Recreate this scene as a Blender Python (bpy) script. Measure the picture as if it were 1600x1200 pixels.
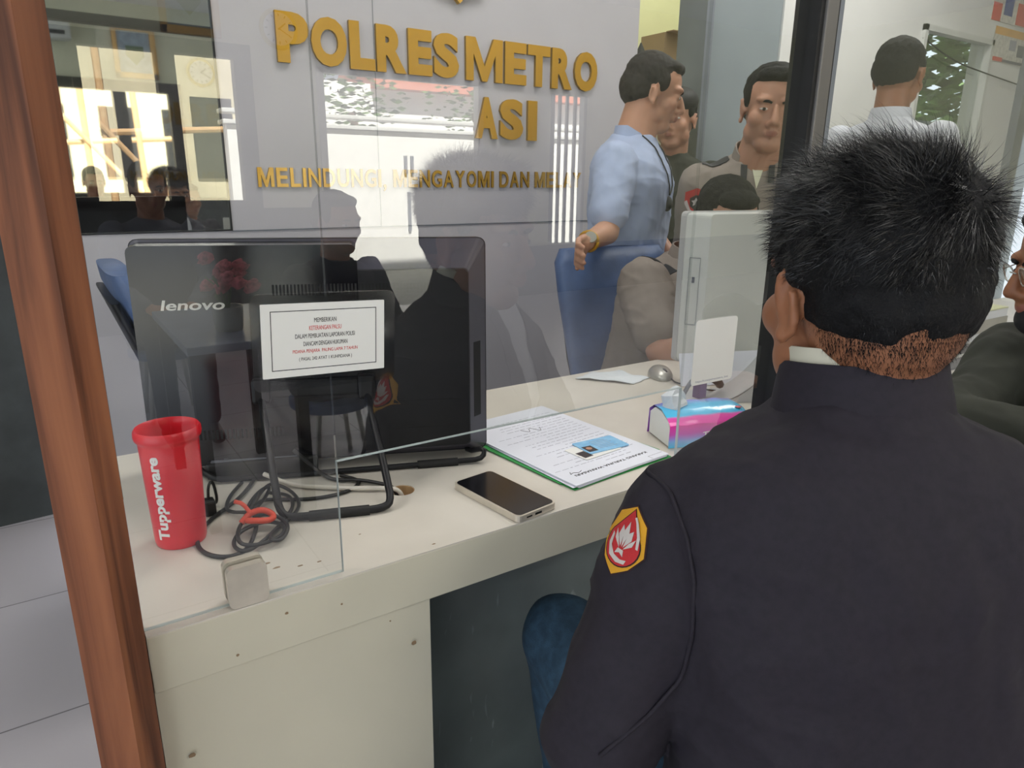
import bpy, bmesh, math, random
import numpy as np
from mathutils import Vector, Matrix, noise
from mathutils.bvhtree import BVHTree
R = math.radians
random.seed(7)
S = bpy.context.scene
COL = S.collection
for o in list(bpy.data.objects): bpy.data.objects.remove(o)

# ------------------------------------------------------------------ camera
cd = bpy.data.cameras.new('camera'); cam = bpy.data.objects.new('camera', cd); COL.objects.link(cam)
S.camera = cam
YAW, PIT, ROL, FPX = 0.592046, 0.283692, 0.0103565, 1100.18
fw = Vector((math.sin(YAW)*math.cos(PIT), math.cos(YAW)*math.cos(PIT), -math.sin(PIT)))
r0 = Vector((math.cos(YAW), -math.sin(YAW), 0)); u0 = r0.cross(fw)
rr = math.cos(ROL)*r0 + math.sin(ROL)*u0; uu = -math.sin(ROL)*r0 + math.cos(ROL)*u0
m = Matrix((rr, uu, -fw)).transposed().to_4x4(); m.translation = (0, 0, 1.25)
cam.matrix_world = m
cd.sensor_fit = 'HORIZONTAL'; cd.sensor_width = 36; cd.lens = 36*FPX/1600; cd.clip_start = .02; cd.clip_end = 200
# ------------------------------------------------------------------ world, sun, exposure
S.view_settings.view_transform = 'Standard'; S.view_settings.look = 'None'
S.view_settings.gamma = 1; S.view_settings.use_curve_mapping = False
S.view_settings.exposure = 0.0
w = bpy.data.worlds.new('sky'); S.world = w; w.use_nodes = True
bg = w.node_tree.nodes['Background']; bg.inputs[0].default_value = (.80, .88, 1, 1); bg.inputs[1].default_value = 2.0
sl = bpy.data.lights.new('sun', 'SUN'); sl.energy = 30; sl.angle = R(1); sl.color = (1, .97, .90)
sun = bpy.data.objects.new('sun', sl); COL.objects.link(sun)
sun.rotation_euler = Vector((.12, -.64, -.77)).to_track_quat('-Z', 'Y').to_euler()
ADDED_LAMPS = [(1.2, -2.2, 38), (3.6, -1.0, 32), (1.2, 1.55, 15), (3.3, 1.6, 24), (3.2, 3.0, 12), (-1.2, 1.4, 14)]  # unseen ceiling lamps, added to do most of the indoor lighting
for x, y, e in ADDED_LAMPS:
    a = bpy.data.lights.new('added_lamp_light', 'AREA'); a.shape = 'RECTANGLE'; a.size = 1.15; a.size_y = .5; a.energy = e; a.color = (1, .97, .92)
    ao = bpy.data.objects.new('added_lamp_light', a); COL.objects.link(ao); ao.location = (x, y, 2.975)

# ------------------------------------------------------------------ materials
M = {}
def nm(name, col, rough=.5, metal=0, var=.06, scale=8, bump=0, bscale=None, trans=0, spec=.5, coat=0, sss=0, stretch=(1, 1, 1), col2=None, emit=None, alpha=1, detail=4):
    mt = bpy.data.materials.new(name); mt.use_nodes = True; nt = mt.node_tree; b = nt.nodes['Principled BSDF']
    tc = nt.nodes.new('ShaderNodeTexCoord'); mp = nt.nodes.new('ShaderNodeMapping'); mp.inputs['Scale'].default_value = stretch
    nz = nt.nodes.new('ShaderNodeTexNoise'); nz.inputs['Scale'].default_value = scale; nz.inputs['Detail'].default_value = detail
    nt.links.new(tc.outputs['Object'], mp.inputs[0]); nt.links.new(mp.outputs[0], nz.inputs['Vector'])
    cr = nt.nodes.new('ShaderNodeValToRGB'); c = list(col)+[1]
    d = col2 if col2 else [max(0, v*(1-2*var)) for v in col]
    cr.color_ramp.elements[0].position = .32; cr.color_ramp.elements[0].color = list(d)[:3]+[1]
    cr.color_ramp.elements[1].position = .62; cr.color_ramp.elements[1].color = c
    nt.links.new(nz.outputs['Fac'], cr.inputs[0]); nt.links.new(cr.outputs[0], b.inputs['Base Color'])
    b.inputs['Roughness'].default_value = rough; b.inputs['Metallic'].default_value = metal
    b.inputs['Specular IOR Level'].default_value = spec; b.inputs['Coat Weight'].default_value = coat
    b.inputs['Transmission Weight'].default_value = trans; b.inputs['Alpha'].default_value = alpha
    if sss: b.inputs['Subsurface Weight'].default_value = sss; b.inputs['Subsurface Radius'].default_value = (.012, .005, .003); b.inputs['Subsurface Scale'].default_value = 1
    if bump:
        n2 = nt.nodes.new('ShaderNodeTexNoise'); n2.inputs['Scale'].default_value = bscale or scale*6; n2.inputs['Detail'].default_value = 3
        nt.links.new(mp.outputs[0], n2.inputs['Vector'])
        bp = nt.nodes.new('ShaderNodeBump'); bp.inputs['Strength'].default_value = bump; bp.inputs['Distance'].default_value = .002
        nt.links.new(n2.outputs['Fac'], bp.inputs['Height']); nt.links.new(bp.outputs[0], b.inputs['Normal'])
    if emit: b.inputs['Emission Color'].default_value = list(emit[0])+[1]; b.inputs['Emission Strength'].default_value = emit[1]
    M[name] = mt; return mt
nm('wall_grey', (.50, .48, .51), .6, var=.03, scale=3)
nm('wall_white', (.72, .72, .70), .6, var=.03, scale=3)
nm('wall_cream', (.70, .70, .52), .65, var=.03, scale=3)
nm('wall_yellow', (.72, .73, .42), .65, var=.03, scale=3)
nm('wall_slate', (.27, .31, .33), .5, var=.05, scale=3)
nm('wall_dark', (.055, .065, .065), .45, var=.2, scale=7)
nm('ceiling', (.8, .8, .77), .8, var=.02)
nm('counter_white', (.66, .62, .55), .42, var=.05, scale=5, coat=.1, col2=(.58, .54, .47))
nm('front_white', (.62, .585, .465), .5, var=.04, scale=4)
nm('knee_grey', (.16, .195, .20), .38, var=.12, scale=6, coat=.15)
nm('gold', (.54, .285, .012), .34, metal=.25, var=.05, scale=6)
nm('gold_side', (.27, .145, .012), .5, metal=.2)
nm('brass', (.62, .36, .06), .28, metal=.6, var=.08)
nm('aluminium', (.20, .19, .175), .45, metal=.35, var=.08, stretch=(1, 1, .1))
nm('rubber', (.010, .010, .010), .6, var=.3)
nm('frame_grey', (.22, .24, .27), .5, metal=.3)
nm('black_plastic', (.011, .011, .013), .42, var=.1, scale=20, spec=.35)
nm('black_gloss', (.006, .006, .008), .16, var=.1, spec=.5)
nm('bevel_plastic', (.065, .062, .085), .38, var=.06, scale=20)
nm('vent', (.004, .004, .004), .7)
nm('silver', (.45, .44, .40), .35, metal=.7, var=.05)
nm('steel', (.70, .64, .54), .36, metal=.45, var=.08, scale=25)
nm('paper', (.74, .76, .84), .6, var=.02)
nm('paper_warm', (.80, .80, .77), .5, var=.02)
nm('ink', (.03, .03, .035), .6); nm('ink_grey', (.34, .35, .42), .7); nm('ink_red', (.62, .05, .05), .6)
nm('sleeve_clear', (.16, .17, .18), .2, var=.1)
nm('green_folder', (.02, .30, .06), .4)
nm('card_blue', (.18, .45, .72), .3, var=.15, scale=60, col2=(.30, .58, .82))
nm('photo_dark', (.03, .02, .02), .4)
nm('cable_black', (.012, .012, .012), .45); nm('cable_white', (.72, .68, .6), .4)
nm('orange_red', (.75, .07, .03), .5)
nm('cloth_white', (.70, .74, .78), .8, bump=.3, bscale=60)
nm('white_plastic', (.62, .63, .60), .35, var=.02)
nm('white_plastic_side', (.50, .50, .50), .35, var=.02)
nm('skin', (.32, .132, .064), .5, var=.07, scale=18, sss=.12, bump=.08, bscale=300)
nm('skin_light', (.52, .27, .17), .5, var=.06, scale=18, sss=.1)
nm('skin_mid', (.46, .235, .15), .5, var=.06, scale=18, sss=.1)
nm('lips', (.33, .12, .085), .45)
nm('eye_white', (.7, .66, .6), .25); nm('eye_iris', (.02, .012, .008), .2)
nm('hair', (.005, .005, .006), .75, var=.3, scale=40, bump=.8, bscale=260, spec=.25)
nm('hair_strand', (.006, .006, .007), .38, var=.2, scale=30, spec=.5)
nm('hair_brown', (.014, .009, .007), .75, var=.3, scale=40, bump=.4, bscale=160)
nm('blazer', (.019, .0155, .024), .78, var=.10, scale=120, bump=.12, bscale=1500, spec=.35)
nm('shirt_cream', (.60, .58, .47), .8); nm('shirt_white', (.68, .70, .76), .8, var=.04)
nm('shirt_blue', (.42, .50, .70), .8, var=.08, scale=12, bump=.6, bscale=22)
nm('khaki', (.265, .225, .195), .8, var=.06, scale=10, bump=.6, bscale=24)
nm('olive', (.035, .038, .027), .85, var=.15, scale=8, bump=.6, bscale=20)
nm('denim', (.020, .050, .085), .85, var=.25, scale=60, bump=.3, bscale=500, col2=(.035, .085, .14))
nm('trousers_dark', (.03, .03, .035), .85); nm('shoe', (.015, .012, .01), .4)
nm('mask_black', (.012, .014, .016), .8)
nm('chair_blue', (.085, .14, .29), .5, var=.15, scale=10, bump=.3, bscale=90)
nm('chair_pale', (.26, .33, .50), .5, var=.1, scale=10)
nm('patch_yellow', (.72, .36, .02), .8, bump=.4, bscale=900); nm('patch_red', (.55, .025, .03), .8, bump=.4, bscale=900)
nm('patch_white', (.60, .55, .52), .8); nm('patch_dark', (.03, .008, .01), .8)
nm('cardboard', (.28, .19, .11), .8); nm('bag_black', (.015, .016, .02), .7)
nm('cabinet_cream', (.66, .62, .48), .5)
nm('lens', (.015, .02, .03), .08)
nm('table_top', (.28, .33, .42), .22, var=.05); nm('pink', (.72, .16, .20), .8, var=.3, scale=60); nm('leaf', (.05, .14, .03), .6)
nm('vase', (.35, .38, .36), .2); nm('diffuser', (.9, .9, .88), .5, emit=((1, .97, .92), 2.0))
nm('out_white', (.80, .80, .76), .7, var=.03); nm('out_beige', (.62, .56, .38), .8, var=.1, scale=1.5); nm('out_ground', (.45, .44, .40), .9)
nm('tree', (.10, .20, .035), .8, var=.4, scale=5); nm('bark', (.10, .07, .04), .9); nm('timber', (.62, .40, .20), .8); nm('roof_red', (.42, .14, .08), .8)
nm('poster_red', (.68, .10, .08), .5); nm('poster_paper', (.70, .68, .62), .5, var=.15, scale=40); nm('poster_blue', (.06, .09, .30), .5); nm('poster_orange', (.75, .42, .12), .5)
nm('clock_face', (.8, .8, .78), .4); nm('clock_rim', (.62, .48, .06), .4); nm('frame_gold', (.66, .38, .08), .4, metal=.3); nm('art_blue', (.35, .47, .58), .5, var=.2, scale=12)
nm('purple', (.10, .03, .16), .5); nm('plug_grey', (.16, .17, .20), .5)
nm('purple_shirt', (.09, .10, .13), .8)

def wood_mat():
    mt = bpy.data.materials.new('post_wood'); mt.use_nodes = True; nt = mt.node_tree; b = nt.nodes['Principled BSDF']
    tc = nt.nodes.new('ShaderNodeTexCoord'); mp = nt.nodes.new('ShaderNodeMapping'); mp.inputs['Scale'].default_value = (1, 1, .05)
    nt.links.new(tc.outputs['Object'], mp.inputs[0])
    nz = nt.nodes.new('ShaderNodeTexNoise'); nz.inputs['Scale'].default_value = 42; nz.inputs['Detail'].default_value = 5; nz.inputs['Distortion'].default_value = .6
    nt.links.new(mp.outputs[0], nz.inputs['Vector'])
    cr = nt.nodes.new('ShaderNodeValToRGB'); e = cr.color_ramp.elements
    e[0].position = .36; e[0].color = (.085, .026, .012, 1); e[1].position = .64; e[1].color = (.34, .125, .055, 1)
    k = e.new(.5); k.color = (.235, .082, .037, 1)
    nt.links.new(nz.outputs['Fac'], cr.inputs[0]); nt.links.new(cr.outputs[0], b.inputs['Base Color'])
    b.inputs['Roughness'].default_value = .42
    bp = nt.nodes.new('ShaderNodeBump'); bp.inputs['Strength'].default_value = .25; bp.inputs['Distance'].default_value = .002
    nt.links.new(nz.outputs['Fac'], bp.inputs['Height']); nt.links.new(bp.outputs[0], b.inputs['Normal'])
    M['post_wood'] = mt
wood_mat()
def tile_mat():
    mt = bpy.data.materials.new('floor_tile'); mt.use_nodes = True; nt = mt.node_tree; b = nt.nodes['Principled BSDF']
    tc = nt.nodes.new('ShaderNodeTexCoord'); mp = nt.nodes.new('ShaderNodeMapping'); mp.inputs['Location'].default_value = (.15, -.122, 0)
    nt.links.new(tc.outputs['Object'], mp.inputs[0])
    br = nt.nodes.new('ShaderNodeTexBrick'); br.offset = 0; br.inputs['Scale'].default_value = 1
    br.inputs['Brick Width'].default_value = .6; br.inputs['Row Height'].default_value = .6; br.inputs['Mortar Size'].default_value = .0025
    br.inputs['Color1'].default_value = (.46, .44, .47, 1); br.inputs['Color2'].default_value = (.43, .41, .44, 1); br.inputs['Mortar'].default_value = (.16, .15, .16, 1)
    nt.links.new(mp.outputs[0], br.inputs[0]); nt.links.new(br.outputs[0], b.inputs['Base Color']); b.inputs['Roughness'].default_value = .3
    M['floor_tile'] = mt
tile_mat()
def knee_mat():
    nt = M['knee_grey'].node_tree; b = nt.nodes['Principled BSDF']; cr = [n for n in nt.nodes if n.type == 'VALTORGB'][0]
    tc = [n for n in nt.nodes if n.type == 'TEX_COORD'][0]
    mp = nt.nodes.new('ShaderNodeMapping'); mp.inputs['Rotation'].default_value = (0, R(30), 0); mp.inputs['Scale'].default_value = (26, 10, 7)
    nz = nt.nodes.new('ShaderNodeTexNoise'); nz.inputs['Scale'].default_value = 1; nz.inputs['Detail'].default_value = 3; nz.inputs['Distortion'].default_value = 1.2
    nt.links.new(tc.outputs['Object'], mp.inputs[0]); nt.links.new(mp.outputs[0], nz.inputs['Vector'])
    c2 = nt.nodes.new('ShaderNodeValToRGB'); c2.color_ramp.elements[0].position = .66; c2.color_ramp.elements[0].color = (0, 0, 0, 1); c2.color_ramp.elements[1].position = .74; c2.color_ramp.elements[1].color = (.5, .5, .5, 1)
    mx = nt.nodes.new('ShaderNodeMix'); mx.data_type = 'RGBA'; mx.inputs['B'].default_value = (.36, .42, .43, 1)
    nt.links.new(nz.outputs['Fac'], c2.inputs[0]); nt.links.new(c2.outputs[0], mx.inputs['Factor']); nt.links.new(cr.outputs[0], mx.inputs['A'])
    nt.links.new(mx.outputs['Result'], b.inputs['Base Color'])
knee_mat()
def glass_mat(name, boost, tint, rough=0.0):
    mt = bpy.data.materials.new(name); mt.use_nodes = True; nt = mt.node_tree; nt.nodes.clear()
    out = nt.nodes.new('ShaderNodeOutputMaterial'); mx = nt.nodes.new('ShaderNodeMixShader'); tr = nt.nodes.new('ShaderNodeBsdfTransparent'); gl = nt.nodes.new('ShaderNodeBsdfGlossy')
    fr = nt.nodes.new('ShaderNodeFresnel'); fr.inputs[0].default_value = 1.5; mu = nt.nodes.new('ShaderNodeMath'); mu.operation = 'MULTIPLY'; mu.inputs[1].default_value = boost; mu.use_clamp = True
    nz = nt.nodes.new('ShaderNodeTexNoise'); nz.inputs['Scale'].default_value = 3; tc = nt.nodes.new('ShaderNodeTexCoord'); nt.links.new(tc.outputs['Object'], nz.inputs['Vector'])
    cr = nt.nodes.new('ShaderNodeValToRGB'); cr.color_ramp.elements[0].color = [v*.985 for v in tint]+[1]; cr.color_ramp.elements[1].color = list(tint)+[1]
    nt.links.new(nz.outputs['Fac'], cr.inputs[0]); nt.links.new(cr.outputs[0], tr.inputs[0])
    gl.inputs['Roughness'].default_value = rough; gl.inputs['Color'].default_value = (1, 1, 1, 1)
    geo = nt.nodes.new('ShaderNodeNewGeometry'); inv = nt.nodes.new('ShaderNodeMath'); inv.operation = 'SUBTRACT'; inv.inputs[0].default_value = 1
    mu2 = nt.nodes.new('ShaderNodeMath'); mu2.operation = 'MULTIPLY'
    nt.links.new(geo.outputs['Backfacing'], inv.inputs[1]); nt.links.new(fr.outputs[0], mu.inputs[0]); nt.links.new(mu.outputs[0], mu2.inputs[0]); nt.links.new(inv.outputs[0], mu2.inputs[1])
    nt.links.new(mu2.outputs[0], mx.inputs[0]); nt.links.new(tr.outputs[0], mx.inputs[1]); nt.links.new(gl.outputs[0], mx.inputs[2]); nt.links.new(mx.outputs[0], out.inputs[0])
    M[name] = mt
glass_mat('glass', 3.0, (.965, .975, .97)); glass_mat('window_glass', 1.5, (.93, .95, .93)); glass_mat('laminate_film', 2.0, (.80, .81, .81), .12)
nm('glass_edge', (.50, .56, .56), .25)
nm('mirror', (.62, .62, .60), .02, metal=1, var=.02)
def cup_mat():
    nm('cup_red', (.78, .018, .035), .28, var=.04, spec=.5); b = M['cup_red'].node_tree.nodes['Principled BSDF']; b.inputs['Subsurface Weight'].default_value = .3; b.inputs['Subsurface Scale'].default_value = .02
cup_mat()
def pack_mat():
    mt = bpy.data.materials.new('pack_print'); mt.use_nodes = True; nt = mt.node_tree; b = nt.nodes['Principled BSDF']
    tc = nt.nodes.new('ShaderNodeTexCoord'); sp = nt.nodes.new('ShaderNodeSeparateXYZ'); nt.links.new(tc.outputs['UV'], sp.inputs[0])
    cr = nt.nodes.new('ShaderNodeValToRGB'); e = cr.color_ramp.elements; e[0].position = 0; e[0].color = (.10, .55, .85, 1); e[1].position = 1; e[1].color = (.42, .12, .62, 1)
    for p, c in ((.12, (.35, .22, .70)), (.22, (.62, .07, .50)), (.42, (.85, .06, .42)), (.47, (.85, .10, .45)), (.50, (.05, .52, .85)), (.66, (.10, .55, .90)), (.80, (.28, .25, .75))):
        k = e.new(p); k.color = (*c, 1)
    nt.links.new(sp.outputs[1], cr.inputs[0]); nt.links.new(cr.outputs[0], b.inputs['Base Color']); b.inputs['Roughness'].default_value = .22; b.inputs['Coat Weight'].default_value = .4
    M['pack_print'] = mt
pack_mat()

# ------------------------------------------------------------------ mesh helpers
def NB(): return bmesh.new()
def frame_z(d):
    d = Vector(d).normalized(); return d.to_track_quat('Z', 'Y').to_matrix()
def box(bm, x0, x1, y0, y1, z0, z1, bev=0, T=None, mi=0):
    t = bmesh.new(); bmesh.ops.create_cube(t, size=1)
    for v in t.verts: v.co = Vector(((x0+x1)/2+v.co.x*(x1-x0), (y0+y1)/2+v.co.y*(y1-y0), (z0+z1)/2+v.co.z*(z1-z0)))
    if bev: bmesh.ops.bevel(t, geom=t.edges[:], offset=bev, segments=2, affect='EDGES', profile=.6)
    merge(bm, t, T, mi)
def merge(bm, t, T=None, mi=0, keep=False):
    if T is not None: bmesh.ops.transform(t, matrix=T, verts=t.verts)
    vs = [bm.verts.new(v.co) for v in t.verts]; t.verts.index_update()
    for f in t.faces:
        try: nf = bm.faces.new([vs[v.index] for v in f.verts]); nf.material_index = f.material_index if keep else mi
        except ValueError: pass
    t.free()
def ring(c, u, v, ru, rv, n, e=2.0):
    out = []
    for i in range(n):
        a = 2*math.pi*i/n; ca, sa = math.cos(a), math.sin(a)
        out.append(Vector(c)+Vector(u)*ru*math.copysign(abs(ca)**(2/e), ca)+Vector(v)*rv*math.copysign(abs(sa)**(2/e), sa))
    return out
def loft(bm, rings, caps=True, mi=0, T=None):
    t = bmesh.new(); R_ = [[t.verts.new(p) for p in r] for r in rings]; n = len(rings[0])
    for a, b in zip(R_[:-1], R_[1:]):
        for i in range(n): t.faces.new((a[i], a[(i+1) % n], b[(i+1) % n], b[i]))
    if caps: t.faces.new(R_[0][::-1]); t.faces.new(R_[-1])
    bmesh.ops.recalc_face_normals(t, faces=t.faces[:])
    merge(bm, t, T, mi)
def tube(bm, pts, r, n=10, mi=0, T=None, smooth=0):
    P = [Vector(p) for p in pts]
    for _ in range(smooth):
        Q = [P[0]]
        for a, b in zip(P[:-1], P[1:]): Q += [a*.75+b*.25, a*.25+b*.75]
        P = Q+[P[-1]]
    rs = r if isinstance(r, (list, tuple)) else [r]*len(P)
    if len(rs) != len(P): rs = [rs[min(len(rs)-1, int(i*len(rs)/len(P)))] for i in range(len(P))]
    t0 = (P[1]-P[0]).normalized(); up = Vector((0, 0, 1)) if abs(t0.z) < .9 else Vector((1, 0, 0))
    u = t0.cross(up).normalized(); rings = []
    for i, p in enumerate(P):
        t = (P[min(i+1, len(P)-1)]-P[max(i-1, 0)]).normalized(); u = (u-t*u.dot(t)).normalized(); v = t.cross(u)
        rings.append(ring(p, u, v, rs[i], rs[i], n))
    loft(bm, rings, mi=mi, T=T)
def cap(bm, p0, p1, r0, r1, n=20, flat=1.0, ref=None):
    """tapered limb with rounded ends"""
    p0 = Vector(p0); p1 = Vector(p1); d = p1-p0; L = d.length or 1e-4; t = d/L
    up = Vector(ref) if ref else (Vector((0, 0, 1)) if abs(t.z) < .9 else Vector((0, 1, 0)))
    u = t.cross(up).normalized(); v = t.cross(u); rings = []
    for k in range(6): a = R(88-k*16); rings.append(ring(p0-t*r0*math.sin(a), u, v, r0*math.cos(a), r0*math.cos(a)*flat, n))
    for k in range(1, 5): f = k/5; rr_ = r0+(r1-r0)*f; rings.append(ring(p0+d*f, u, v, rr_, rr_*flat, n))
    for k in range(6): a = R(8+k*16); rings.append(ring(p1+t*r1*math.sin(a), u, v, r1*math.cos(a), r1*math.cos(a)*flat, n))
    loft(bm, rings)
def ell(bm, c, rad, rot=None, T=None, n=24, mi=0):
    t = bmesh.new(); bmesh.ops.create_uvsphere(t, u_segments=n, v_segments=n*2//3, radius=1)
    Mx = Matrix.Diagonal((*rad, 1))
    if rot: Mx = Matrix.Rotation(R(rot[2]), 4, 'Z') @ Matrix.Rotation(R(rot[1]), 4, 'Y') @ Matrix.Rotation(R(rot[0]), 4, 'X') @ Mx
    Mx = Matrix.Translation(c) @ Mx
    merge(bm, t, (T @ Mx) if T is not None else Mx, mi)
def prism(bm, pts, z0, z1, T=None, mi=0):
    """polygon in xy, thickness z0..z1"""
    t = bmesh.new(); a = [t.verts.new((x, y, z0)) for x, y in pts]; b = [t.verts.new((x, y, z1)) for x, y in pts]; n = len(pts)
    t.faces.new(a[::-1]); t.faces.new(b)
    for i in range(n): t.faces.new((a[i], a[(i+1) % n], b[(i+1) % n], b[i]))
    bmesh.ops.recalc_face_normals(t, faces=t.faces[:])
    merge(bm, t, T, mi)
def rrect(w, h, r, n=5):
    out = []
    for cx, cy, a0 in ((w/2-r, h/2-r, 0), (-w/2+r, h/2-r, 90), (-w/2+r, -h/2+r, 180), (w/2-r, -h/2+r, 270)):
        for k in range(n+1): a = R(a0+90*k/n); out.append((cx+r*math.cos(a), cy+r*math.sin(a)))
    return out
def lathe(bm, prof, c, n=40, T=None, mi=0):
    rings = [ring((c[0], c[1], c[2]+z), (1, 0, 0), (0, 1, 0), max(r, 1e-4), max(r, 1e-4), n) for r, z in prof]
    loft(bm, rings, mi=mi, T=T)
ORG = {}
def root(name, loc, label, cat, group=None):
    o = bpy.data.objects.new(name, None); COL.objects.link(o); o.location = loc; o.empty_display_size = .05
    ORG[o.name] = Vector(loc); o['label'] = label; o['category'] = cat
    if group: o['group'] = group
    return o
def finish(name, me, mats, parent, org):
    o = bpy.data.objects.new(name, me); COL.objects.link(o)
    if parent is not None:
        o.parent = parent; po = ORG[parent.name]; o.location = org-po
    else: o.location = org
    ORG[o.name] = org
    return o
def obj(name, bm, mats, parent=None, smooth=False, label=None, cat=None, group=None, kind=None, sub=0, autos=None):
    """bm is in world coordinates"""
    if not isinstance(mats, (list, tuple)): mats = [mats]
    cs = [v.co for v in bm.verts]
    if parent is None:
        xs = [c.x for c in cs]; ys = [c.y for c in cs]; org = Vector(((min(xs)+max(xs))/2, (min(ys)+max(ys))/2, min(c.z for c in cs)))
    else: org = ORG[parent.name].copy()
    bmesh.ops.recalc_face_normals(bm, faces=bm.faces[:])
    bmesh.ops.translate(bm, vec=-org, verts=bm.verts)
    me = bpy.data.meshes.new(name); bm.to_mesh(me); bm.free()
    for k in mats: me.materials.append(M[k])
    o = finish(name, me, mats, parent, org)
    if smooth: shade(me, autos)
    if label: o['label'] = label
    if cat: o['category'] = cat
    if group: o['group'] = group
    if kind: o['kind'] = kind
    return o
def shade(me, ang=None):
    me.polygons.foreach_set('use_smooth', [True]*len(me.polygons))
    if ang is not None: me.set_sharp_from_angle(angle=R(ang))
def remesh(name, bm, mats, parent, vox, smooth=4, label=None, disp=None, noshade=False):
    me = bpy.data.meshes.new(name+'_t'); bmesh.ops.recalc_face_normals(bm, faces=bm.faces[:]); bm.to_mesh(me); bm.free()
    t = bpy.data.objects.new(name+'_t', me); COL.objects.link(t)
    md = t.modifiers.new('r', 'REMESH'); md.mode = 'VOXEL'; md.voxel_size = vox; md.adaptivity = 0
    if smooth: s = t.modifiers.new('s', 'SMOOTH'); s.factor = .5; s.iterations = smooth
    dg = bpy.context.evaluated_depsgraph_get(); dg.update()
    nme = bpy.data.meshes.new_from_object(t.evaluated_get(dg)); bpy.data.objects.remove(t); bpy.data.meshes.remove(me)
    nme.name = name; nme.materials.clear()
    if not isinstance(mats, (list, tuple)): mats = [mats]
    for k in mats: nme.materials.append(M[k])
    if disp:
        nme.update(); ns = [v.normal.copy() for v in nme.vertices]
        for v, nn in zip(nme.vertices, ns): v.co = v.co + nn*disp(v.co)
    org = ORG[parent.name].copy(); nme.transform(Matrix.Translation(-org))
    o = finish(name, nme, mats, parent, org); shade(nme)
    if label: o['label'] = label
    return o
def struct(name, bm, mats, **k): return obj(name, bm, mats, kind='structure', **k)
def textmesh(body, w=None, h=None, depth=.002, bold=0.0, shear=0, spacing=1, align='CENTER'):
    """bmesh in xy, extruded along z 0..depth, centred at origin, fitted to w x h"""
    cu = bpy.data.curves.new('t', 'FONT'); cu.body = body; cu.size = 1; cu.extrude = .05; cu.offset = bold; cu.shear = shear; cu.space_character = spacing; cu.resolution_u = 4
    t = bpy.data.objects.new('t', cu); COL.objects.link(t); dg = bpy.context.evaluated_depsgraph_get(); dg.update()
    me = bpy.data.meshes.new_from_object(t.evaluated_get(dg)); bpy.data.objects.remove(t); bpy.data.curves.remove(cu)
    bm = bmesh.new(); bm.from_mesh(me); bpy.data.meshes.remove(me)
    xs = [v.co.x for v in bm.verts]; ys = [v.co.y for v in bm.verts]
    W = max(xs)-min(xs); Hh = max(ys)-min(ys); cx = (max(xs)+min(xs))/2; cy = (max(ys)+min(ys))/2
    if w is None: w = W*h/Hh
    if h is None: h = Hh*w/W
    for v in bm.verts: v.co = Vector(((v.co.x-cx)*w/W, (v.co.y-cy)*h/Hh, (v.co.z+.05)/.1*depth))
    return bm
def basis(loc, x, y):
    x = Vector(x).normalized(); y = Vector(y); y = (y-x*y.dot(x)).normalized(); z = x.cross(y)
    Mx = Matrix((x, y, z)).transposed().to_4x4(); Mx.translation = loc; return Mx

# ------------------------------------------------------------------ room shell
H = 3.08
b = NB(); box(b, -2.6, 9.0, -5.1, 6.0, -.1, 0); struct('floor', b, 'floor_tile')
b = NB(); box(b, -5.0, 9.0, -5.6, 6.0, H, H+.12); struct('ceiling', b, 'ceiling')  # runs on past the left side as an added overhang shading that opening
b = NB(); box(b, 0.0, 2.14, 2.30, 2.42, 0, 1.088); box(b, .512, 2.14, 2.30, 2.42, 1.09, H); box(b, 0, .512, 2.31, 2.42, 1.086, H); struct('wall_back', b, 'wall_grey')
b = NB(); box(b, .9995, 1.0015, 2.2985, 2.3005, 1.09, H); box(b, .512, 2.14, 2.2975, 2.3005, 1.0865, 1.0895); struct('trim_1', b, 'frame_grey')
b = NB(); box(b, 2.14, 2.72, 2.3, 2.42, 2.35, H); box(b, 3.04, 4.25, 2.3, 2.42, 0, H); box(b, 4.25, 5.06, 2.3, 2.42, 2.09, H); box(b, 4.25, 5.06, 2.3, 2.42, 0, .85); box(b, 5.06, 5.5, 2.3, 2.42, 0, H); box(b, 5.5, 9, 2.3, 2.42, 2.5, H); struct('wall_back_right', b, 'wall_white')
b = NB(); box(b, 2.55, 3.04, 2.31, 2.41, 0, H); struct('wall_panel', b, 'wall_slate')
b = NB(); box(b, 2.505, 2.55, 2.28, 2.44, 0, H); struct('trim_2', b, 'frame_grey')
b = NB(); box(b, 5.5, 5.62, 2.25, 2.45, 0, 2.5); struct('trim_3', b, 'frame_grey')
b = NB(); box(b, 2.14, 4.2, 3.6, 3.7, 0, H); struct('wall_far', b, 'wall_yellow')
b = NB(); box(b, 4.12, 4.2, 2.42, 3.6, 0, H); struct('wall_side', b, 'wall_cream')
b = NB(); box(b, 2.06, 2.14, 2.42, 3.6, 0, H); struct('wall_inner', b, 'wall_cream')
b = NB(); box(b, 8.9, 9.0, -5, 2.4, 0, H); struct('wall_right', b, 'wall_cream')
b = NB(); box(b, -2.6, 0.0, -.05, .05, 0, H, T=Matrix.Translation((0, 3.06, 0)) @ Matrix.Rotation(R(5), 4, 'Z')); struct('wall_left', b, 'wall_dark')
b = NB(); box(b, -2.6, -2.5, .8, 3.3, 0, H); struct('wall_left_side', b, 'wall_cream')
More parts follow.
